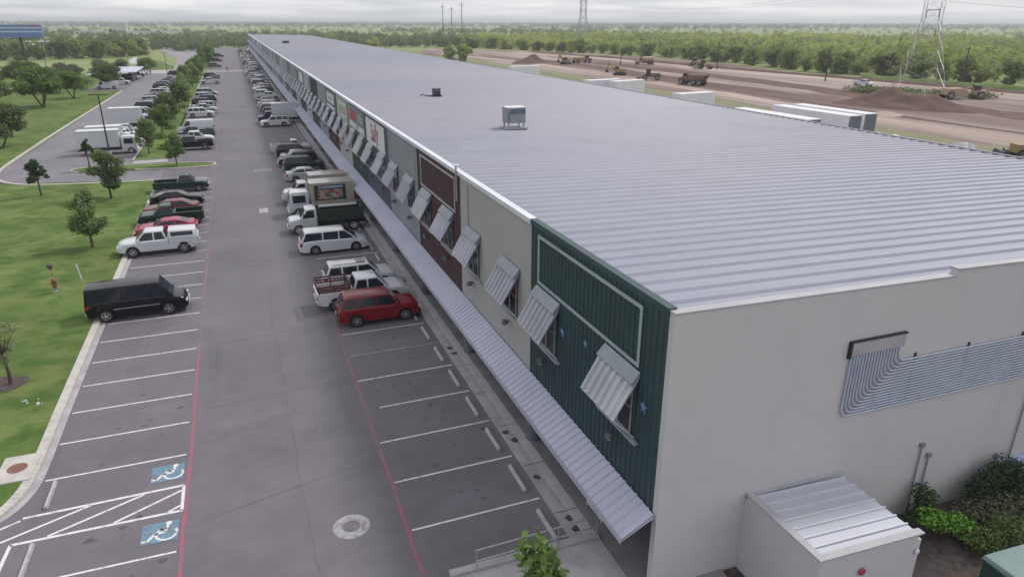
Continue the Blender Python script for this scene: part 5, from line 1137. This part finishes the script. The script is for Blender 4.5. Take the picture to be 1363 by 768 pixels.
L2 = [('van', 'white', 115.0, 0, 'white van behind the second white box truck'), ('pickup', 'white', 119.2, 0, 'white pickup behind the white van in the left lot'), ('suv', 'white', 123.6, 0, 'white SUV with dark windows in the left lot'), ('sedan', 'black', 141, 0, 'black sedan directly behind the third box truck'), ('suv', 'dark grey', 146, 0, 'dark grey SUV behind the black sedan in the left lot'), ('sedan', 'silver', 151.5, 0, 'silver sedan in the left lot, lower of two'), ('suv', 'black', 158, 0, 'black SUV in the left lot between silver cars'), ('sedan', 'silver', 164, 0, 'silver sedan in the left lot, upper of two'), ('suv', 'dark grey', 135.6, 0, 'dark grey SUV beside the far side of the third box truck'), ('sedan', 'white', 161, 0, 'white sedan in the left lot between the black SUV and a silver sedan'), ('sedan', 'dark grey', 167, 0, 'dark grey sedan in the left lot between two silver vehicles'), ('suv', 'black', 173.6, 0, 'black SUV beyond the silver SUV in the left lot'), ('suv', 'silver', 189, 0, 'silver SUV alone past the middle of the left lot'), ('sedan', 'white', 198, 0, 'white sedan past the middle of the left lot'), ('suv', 'black', 205, 0, 'black SUV in front of the navy one in the left lot'), ('sedan', 'dark grey', 233, 0, 'dark grey sedan beyond the navy sedan in the left lot'), ('suv', 'silver', 170, 0, 'silver SUV in the middle of the left lot'), ('sedan', 'dark grey', 177, 0, 'dark grey sedan next to the strip trees in the left lot'),
      ('suv', 'navy', 212, 0, 'navy SUV in the upper part of the left lot'), ('sedan', 'blue', 219, 0, 'blue sedan in the upper part of the left lot'), ('sedan', 'navy', 226, 0, 'navy sedan behind the blue one'), ('sedan', 'silver', 240, 0, 'silver sedan near the pale end of the left lot'), ('suv', 'black', 258, 0, 'black SUV at the upper end of the left lot')]
for k, c_, y, rz, lb in L2: put((k, c_), -16.9+(0 if y < 200 else -.8), y, rz+R(1), lb, g2)
put(('suv', 'dark grey'), -29, 485, R(90), 'dark SUV driving far away on the pale driveway', 'moving vehicles')
put(('suv', 'white'), -30.0, 228, 0, 'white SUV parked in front of the carport roof', 'vehicles at the carport')
for k, (kc_, x, y) in enumerate(((('sedan', 'black'), -30, 241), (('suv', 'silver'), -29.6, 246), (('sedan', 'white'), -29.4, 251), (('suv', 'black'), -29.2, 257))):
    put(kc_, x, y, 0, kc_[1]+' '+catn[kc_[0]]+' under the carport roof, '+ordn(k)+' from the near edge', 'vehicles at the carport')
put(('van', 'white'), -31.5, 213, PI, 'white van half hidden behind the tree before the carport', 'vehicles at the carport')
put(('pickup', 'white'), 164.6, 155.5, R(-80), 'white pickup driving on the dirt site below the wood', 'vehicles on the dirt site')
# no brand marks; carport
t = thing('carport', 'pale lavender flat metal carport roof on posts at the left lot', 'carport', (-31, 251.5, 0))
MB().hexa([(-4.2, -13.5, 2.55), (3.9, -13.5, 2.55), (3.6, 13, 2.55), (-4.6, 13, 2.55)], [(-3.9, -13.2, 2.85), (3.5, -13.2, 2.85), (3.3, 12.7, 2.85), (-4.3, 12.7, 2.85)]).build('roof', mat('carport_roof', (.50, .50, .62), rough=.4, metal=.1), t)
for sx in (-3.4, 3.0):
    for yy_ in (-12, -4, 4, 12): MB().box(sx-.1, sx+.1, yy_-.1, yy_+.1, 0, 2.55).build('post', m_galv, t)
t = thing('gazebo', 'pale pyramid roofed shelter behind the carport', 'shelter', (-32.5, 292, 0))
MB().add([(-4, -4, 2.6), (4, -4, 2.6), (4, 4, 2.6), (-4, 4, 2.6), (0, 0, 4.6)], [(0, 1, 4), (1, 2, 4), (2, 3, 4), (3, 0, 4), (0, 3, 2, 1)]).build('roof', mat('gaz', (.5, .5, .53), rough=.6), t)
for sx in (-3.7, 3.7):
    for yy_ in (-3.7, 3.7): MB().box(sx-.1, sx+.1, yy_-.1, yy_+.1, 0, 2.62).build('post', m_galv, t)
# trailers
def trailer(x, y, L_, rz, label, H_=4.0, reefer=False):
    t = thing('box_trailer', label, 'trailer', (x, y, 0), rz, 'white trailers behind the warehouse')
    MB().box(-1.28, 1.28, -L_/2, L_/2, 1.15, H_).build('box', mat('trailer_white', (.68, .68, .70), (.60, .60, .63), .5, .5), t, bevel=.03)
    MB().box(-1.2, 1.2, -L_/2-.03, -L_/2-.002, 1.25, H_-.1).build('rear_door', mat('trailer_door', (.13, .14, .17), rough=.5), t)
    MB().box(-1.0, 1.0, -L_/2+.5, L_/2-.5, .95, 1.14).build('frame', m_dark, t)
    for yy_ in (-L_/2+1.4, -L_/2+2.6):
        for s in (-1, 1): add_wheel(t, 0, 0, .5, .28, 0, False); o = t.children[-1]; o.location = (s*1.05, yy_, .5); o.rotation_euler.z = -PI/2 if s > 0 else PI/2
    MB().box(-.9, -.75, L_/2-2.5, L_/2-2.35, 0, .95).box(.75, .9, L_/2-2.5, L_/2-2.35, 0, .95).build('landing_gear', m_dark, t)
trailer(87.0, 87.3, 14.5, R(3), 'rightmost of the long white trailers behind the roof edge'); trailer(83.0, 86.8, 15.5, R(3), 'long white trailer second from the right behind the roof edge'); trailer(74.2, 85.5, 15.5, R(3), 'long white trailer of which only the roof shows above the roof edge')
trailer(84.8, 148, 9.5, R(108), 'white trailer in the middle pair behind the roof, nearer the dirt'); trailer(80.5, 152, 9.5, R(100), 'white trailer in the middle pair behind the roof, on the left')
trailer(81.8, 117, 8.5, R(97), 'short white trailer between the two larger groups'); trailer(83, 208, 9.5, R(92), 'white trailer farthest along behind the roof, left of the green verge')
# construction machines
m_yel = mat('machine_yellow', (.30, .20, .08), (.20, .14, .08), 2, .6); m_yelb = mat('machine_brown', (.17, .11, .09), (.12, .08, .07), 2, .8); m_tan = mat('machine_tan', (.36, .27, .18), (.27, .20, .14), 2, .6)
def mwheel(t, x, y, r): 
    ty, ri, dk = wheel_me(r, .5, 0); o = link('wheel', ty, t, (x, y, r)); 
    if y < 0: o.rotation_euler.z = PI
    link('rim', ri, o)
def hauler(x, y, rz, label, m=m_yelb):
    t = thing('articulated_dump_truck', label, 'dump truck', (x, y, 0), rz, 'construction machines')
    MB().prism([(1.2, 1.1), (4.3, 1.0), (4.4, 1.9), (2.9, 2.2), (2.8, 3.2), (1.5, 3.3)], 'y', -1.1, 1.1).build('cab', m, t, bevel=.05)
    MB().box(1.7, 2.75, -1.13, 1.13, 2.35, 3.05).build('cab_window', m_glass, t)
    MB().prism([(-4.4, 2.9), (-3.4, 1.5), (.8, 1.4), (1.0, 3.2), (.6, 2.7), (-3.6, 2.9)], 'y', -1.4, 1.4).build('dump_bed', m, t, bevel=.04)
    MB().box(-3.6, 3.6, -.5, .5, .8, 1.35).build('chassis', m_dark, t)
    for xx in (3.1, -.9, -2.7):
        for s in (-1, 1): mwheel(t, xx, s*1.15, .85)
def excavator(x, y, rz, label, m=m_yel):
    t = thing('excavator', label, 'excavator', (x, y, 0), rz, 'construction machines')
    for s in (-1, 1): MB().box(-2, 2, s*1.2-.3, s*1.2+.3, 0, .85).build('track', m_dark, t, bevel=.2)
    MB().box(-2.1, 1.2, -1.25, 1.25, 1.0, 2.1).build('body', m, t, bevel=.08); cb_ = MB().box(.1, 1.5, .3, 1.2, 1.2, 2.9).build('cab', m, t, bevel=.08)
    MB().box(.2, 1.53, .28, 1.22, 1.9, 2.7).build('cab_window', m_glass, cb_)
    MB().prism([(1.0, 1.5), (3.6, 4.0), (3.9, 3.8), (1.6, 1.3)], 'y', -.25, .25).build('boom', m, t); MB().prism([(3.5, 4.1), (3.95, 4.0), (4.6, 1.6), (4.3, 1.6)], 'y', -.2, .2).build('arm', m, t); MB().prism([(4.1, 1.7), (4.8, 1.7), (4.7, .8), (3.9, .9)], 'y', -.5, .5).build('bucket', m_dark, t)
def tanker(x, y, rz, label):
    t = thing('water_tanker', label, 'tanker truck', (x, y, 0), rz, 'construction machines')
    MB().lathe([(.9, -3.6), (1.15, -3.4), (1.15, 1.2), (.9, 1.4)], 'x', 16, (0, 0, 2.1)).build('tank', m_tan, t, smooth=50)
    MB().prism([(1.7, .7), (4.3, .7), (4.3, 1.6), (3.2, 1.8), (2.9, 2.8), (1.8, 2.8)], 'y', -1.1, 1.1).build('cab', m_tan, t, bevel=.06); MB().box(2.0, 2.7, -1.12, 1.12, 1.9, 2.6).build('cab_window', m_glass, t)
    MB().box(-3.6, 4.2, -.5, .5, .6, .95).build('chassis', m_dark, t)
    for xx in (3.4, -1.6, -2.8):
        for s in (-1, 1): mwheel(t, xx, s*.95, .52)
def loader(x, y, rz, label, m=m_yel):
    t = thing('wheel_loader', label, 'loader', (x, y, 0), rz, 'construction machines')
    MB().box(-3.0, .2, -.9, .9, 1.0, 2.1).build('engine_hood', m, t, bevel=.1); MB().box(.0, 1.4, -.8, .8, 1.1, 3.2).build('cab', m_dark, t, bevel=.06); MB().box(-.1, 1.5, -.95, .95, 3.2, 3.35).build('cab_roof', m, t)
    for s in (-1, 1): MB().prism([(1.2, 1.7), (3.6, .7), (3.6, .4), (1.2, 1.3)], 'y', s*.6-.12, s*.6+.12).build('lift_arm', m, t)
    MB().prism([(3.4, .2), (4.6, .2), (4.3, .5), (3.7, 1.2), (3.4, 1.1)], 'y', -1.3, 1.3).build('bucket', m, t)
    for xx in (-2.0, 1.7):
        for s in (-1, 1): mwheel(t, xx, s*1.05, .75)
def scraper(x, y, rz, label, m=m_yel):
    t = thing('scraper', label, 'scraper', (x, y, 0), rz, 'construction machines')
    MB().prism([(-4.5, 1.0), (-4.3, 2.4), (-.6, 2.5), (.3, 1.8), (.4, .6), (-3.4, .5)], 'y', -1.4, 1.4).build('bowl', m, t, bevel=.05); MB().path([(.2, 0, 2.2), (1.6, 0, 2.7), (3.0, 0, 1.8)], .22, 6).build('gooseneck', m, t)
    MB().box(2.3, 5.2, -1.0, 1.0, 1.0, 2.0).build('tractor', m, t, bevel=.08); MB().box(2.4, 3.6, -.8, .8, 2.0, 3.1).build('cab', m_dark, t)
    for xx in (-3.6, 3.4):
        for s in (-1, 1): mwheel(t, xx, s*1.35, .9)
hauler(120.6, 173.5, R(112), 'muddy brown articulated dump truck in the middle of the dirt site')
excavator(120.2, 215, R(140), 'yellow excavator working behind the middle white trailers'); tanker(162, 268.5, R(165), 'tan water tanker driving along the edge of the wood'); loader(118.5, 192.8, R(150), 'low brown grading machine between the excavator and the dump truck', m_yelb)
loader(174, 250, R(80), 'yellow loader beside the wood, left of the utility pole'); loader(168, 235, R(120), 'pale loader beside the wood nearest the utility pole', m_tan); scraper(141, 286, R(20), 'yellow scraper machine next to the far dirt mound'); excavator(131, 281, R(200), 'small yellow excavator left of the far scraper'); scraper(158, 120, R(-20), 'tan and black scraper to the right of the large dirt mound', m_tan)
loader(95.0, 60.2, R(-30), 'bright yellow machine cut off by the right edge behind the roof')
for i, (x, y, w_, h, c_, l) in enumerate(((95.2, 70, 2.2, .8, 'white', 'white and black heap of scrap on the verge behind the roof'), (96, 64.3, 3.4, .9, 'dark grey', 'grey tarpaulin covered heap near the right edge'))):
    mb = MB(); rg = random.Random(i)
    for k in range(7): a, b, s = rg.uniform(-w_/2, w_/2), rg.uniform(-1, 1), rg.uniform(.3, .8); mb.hexa([(a-s, b-s, 0), (a+s, b-s, 0), (a+s, b+s, 0), (a-s, b+s, 0)], [(a-s*.5, b-s*.6, h*rg.uniform(.5, 1)), (a+s*.6, b-s*.4, h*rg.uniform(.5, 1)), (a+s*.4, b+s*.6, h*.8), (a-s*.6, b+s*.5, h)])
    tag(mb.build('scrap_heap', paint(c_), loc=(x, y, 0)), l, 'scrap heap')
for i, (x, y) in enumerate(((93.6, 84.4), (94.1, 81.4))): tag(MB().box(-.9, .9, -.4, .4, 0, .3).build('concrete_block', m_trimw, loc=(x, y, .02), bevel=.03), ['pale flat block on the verge, nearer the white trailers', 'pale flat block on the verge, farther from the white trailers'][i], 'block')

# ------------------------------------------------------------------ lamps, billboard, small things
def lamp(x, y, h, label, wide=1.1):
    t = thing('street_lamp', label, 'street lamp', (x, y, 0)); MB().tube((0, 0, 0), (0, 0, h), .11, .07, 10).build('pole', m_dark, t, smooth=50)
    MB().lathe([(.28, 0), (.28, .6), (.25, .65)], n=14).build('base', m_conc, t)
    for s in (-1, 1): hd = MB().box(min(s*.25, s*wide), max(s*.25, s*wide), -.22, .22, h-.02, h+.12).build('lamp_head', m_dark, t, bevel=.02); MB().box(min(s*.3, s*(wide-.05)), max(s*.3, s*(wide-.05)), -.2, .2, h+.125, h+.14).build('lamp_lid', mat('lid_ochre', (.28, .24, .12), rough=.6), hd)
    MB().box(-.25, .25, -.04, .04, h, h+.08).build('arm', m_dark, t)
lamp(-16.6, 104.3, 7.75, 'dark lamp post with a double head rising in front of the white box truck')
lamp(-37.5, 314, 9.0, 'dark lamp post rising behind the carport roof', .8)
lamp(-19.3, 246, 7.5, 'dark lamp post among the blue cars at the upper end of the left lot', .6)
lamp(-62, 300, 9.2, 'thin lamp post with a pale head in the field right of the billboard', .6)
t = thing('billboard', 'blue and white striped billboard on a single leaning dark pole', 'billboard', (-70.8, 315, 0))
MB().tube((0, 0, 0), (-.5, 0, 11), .45, .42, 12).build('pole', m_dark, t)
b_ = MB().box(-9, 7, -.6, .6, 10.9, 15.2).build('panel', mat('bb_blue', (.13, .20, .42), (.11, .17, .38), .3, .5), t)
for z0, z1, m, nm in ((13.9, 14.4, mat('bb_pale', (.42, .52, .72), rough=.5), 'stripe'), (12.6, 13.1, MATS['bb_pale'], 'stripe'), (14.9, 15.15, m_signr, 'red_stripe')): MB().box(-8.9 if nm == 'stripe' else 2.5, 6.9, -.64, -.602, z0, z1).build(nm, m, b_)
MB().box(-9.5, 7.5, -1.5, -.61, 10.5, 10.7).build('catwalk', m_dark, t)
for i, (dx, dz) in enumerate(((2.6, 9.6), (3.4, 8.6))): MB().lathe([(.25, 0), (.45, .1), (.45, .25)], 'y', 10, (dx, -1.2, dz)).build('floodlight', m_trimw, t)
# marker post, sapling with stake
t = thing('marker_post', 'short white marker post leaning on the lawn behind the black van', 'marker post', (-11.45, 52.0, .1)); p_ = MB().tube((0, 0, 0), (-.12, 0, 1.0), .05, .05, 8).build('post', m_trimw, t); MB().tube((-.12, 0, 1.0), (-.135, 0, 1.12), .055, .04, 8).build('cap', m_trimw, t)
t = thing('fire_hydrant', 'orange and grey fire hydrant with a tall marker on the lawn left of the van', 'fire hydrant', (-12.6, 50.0, .1))
MB().lathe([(.14, 0), (.15, .05), (.10, .08), (.10, .28)], n=12).build('base', m_galv, t); MB().lathe([(.13, .28), (.13, .75), (.16, .78), (.14, .86), (.05, .95)], n=12).build('barrel', mat('hydrant_orange', (.22, .10, .06), rough=.6), t, smooth=50)
for s in (-1, 1): MB().tube((0, 0, .62), (s*.2, 0, .62), .06, n=8).build('nozzle', MATS['hydrant_orange'], t)
MB().tube((.05, .1, .1), (-.05, .1, 1.9), .018, n=6).lathe([(.02, 0), (.16, .12), (.18, .3), (.05, .42)], n=8, o=(-.05, .1, 1.5)).build('marker', m_bark, t)
lt = MB(); rg = random.Random(1)
for k in range(7): a, b = -10.55+rg.uniform(-.5, .5), 34.2+rg.uniform(-.35, .35); s = rg.uniform(.03, .07); lt.hexa([(a-s, b-s, .1), (a+s, b-s*.6, .1), (a+s*.8, b+s, .1), (a-s, b+s*.7, .1)], [(a-s*.7, b-s*.5, .15), (a+s*.7, b-s*.4, .17), (a+s*.5, b+s*.6, .15), (a-s*.5, b+s*.5, .16)])
tag(lt.build('litter', m_trimw), 'scatter of small white litter scraps on the lawn near the sapling', 'litter', kind='stuff')

# people (skin modifier: one continuous body each)
def person(x, y, rz, label, shirt, trousers, stride=.16):
    t = thing('person', label, 'person', (x, y, .03), rz)
    V = [(0, 0, .95), (0, 0, 1.15), (0, 0, 1.38), (0, 0, 1.5), (0, .02, 1.62), (0, .02, 1.72)]; Rr = [.14, .13, .15, .06, .095, .085]; Ed = [(0, 1), (1, 2), (2, 3), (3, 4), (4, 5)]
    def chain(root, pts_, rs_):
        p = root
        for q, r_ in zip(pts_, rs_): V.append(q); Rr.append(r_); Ed.append((p, len(V)-1)); p = len(V)-1
    for s in (-1, 1):
        chain(0, [(s*.10, 0, .88), (s*.11, s*stride*.6, .5), (s*.11, s*stride, .09), (s*.11, s*stride+.14, .05)], [.095, .065, .045, .035])
        chain(2, [(s*.19, 0, 1.38), (s*.24, -s*stride*.5, 1.1), (s*.24, -s*stride*.8+.05, .86), (s*.24, -s*stride*.8+.08, .78)], [.06, .045, .035, .03])
    me = bpy.data.meshes.new('body'); me.from_pydata(V, Ed, []); o = link('body', me, t); me.materials.append(mat('cloth_'+shirt, {'black': (.02, .02, .03), 'maroon': (.12, .03, .04)}[shirt], rough=.9))
    sk = o.modifiers.new('s', 'SKIN'); sk.use_smooth_shade = True
    for i_, r_ in enumerate(Rr): me.skin_vertices[0].data[i_].radius = (r_, r_)
    me.skin_vertices[0].data[0].use_root = True; o.modifiers.new('d', 'SUBSURF').levels = 1; o.modifiers['d'].render_levels = 1
    MB().lathe([(.02, 1.80), (.09, 1.76), (.105, 1.68), (.09, 1.64)][::-1], n=10, o=(0, -.0, 0)).build('hair', m_dark, t, smooth=60)
person(-25.9, 266, R(20), 'person in black walking beside the round tree right of the carport', 'black', 'black')
person(-2.4, 275.5, R(190), 'person in dark red clothes standing on the pale crossing', 'maroon', 'black', .05)

# ------------------------------------------------------------------ haze
hz = MB().box(-13500, 13500, -700, 14800, -2.0, 48); m = bpy.data.materials.new('haze'); m.use_nodes = True; t_ = m.node_tree; t_.nodes.clear()
o_ = t_.nodes.new('ShaderNodeOutputMaterial'); v_ = t_.nodes.new('ShaderNodeVolumePrincipled'); v_.inputs['Color'].default_value = (.84, .87, .93, 1); v_.inputs['Density'].default_value = .00026; v_.inputs['Anisotropy'].default_value = .2
t_.links.new(v_.outputs[0], o_.inputs['Volume']); tag(hz.build('haze', m), 'thin pale haze filling the air over the whole site', 'haze', kind='stuff')
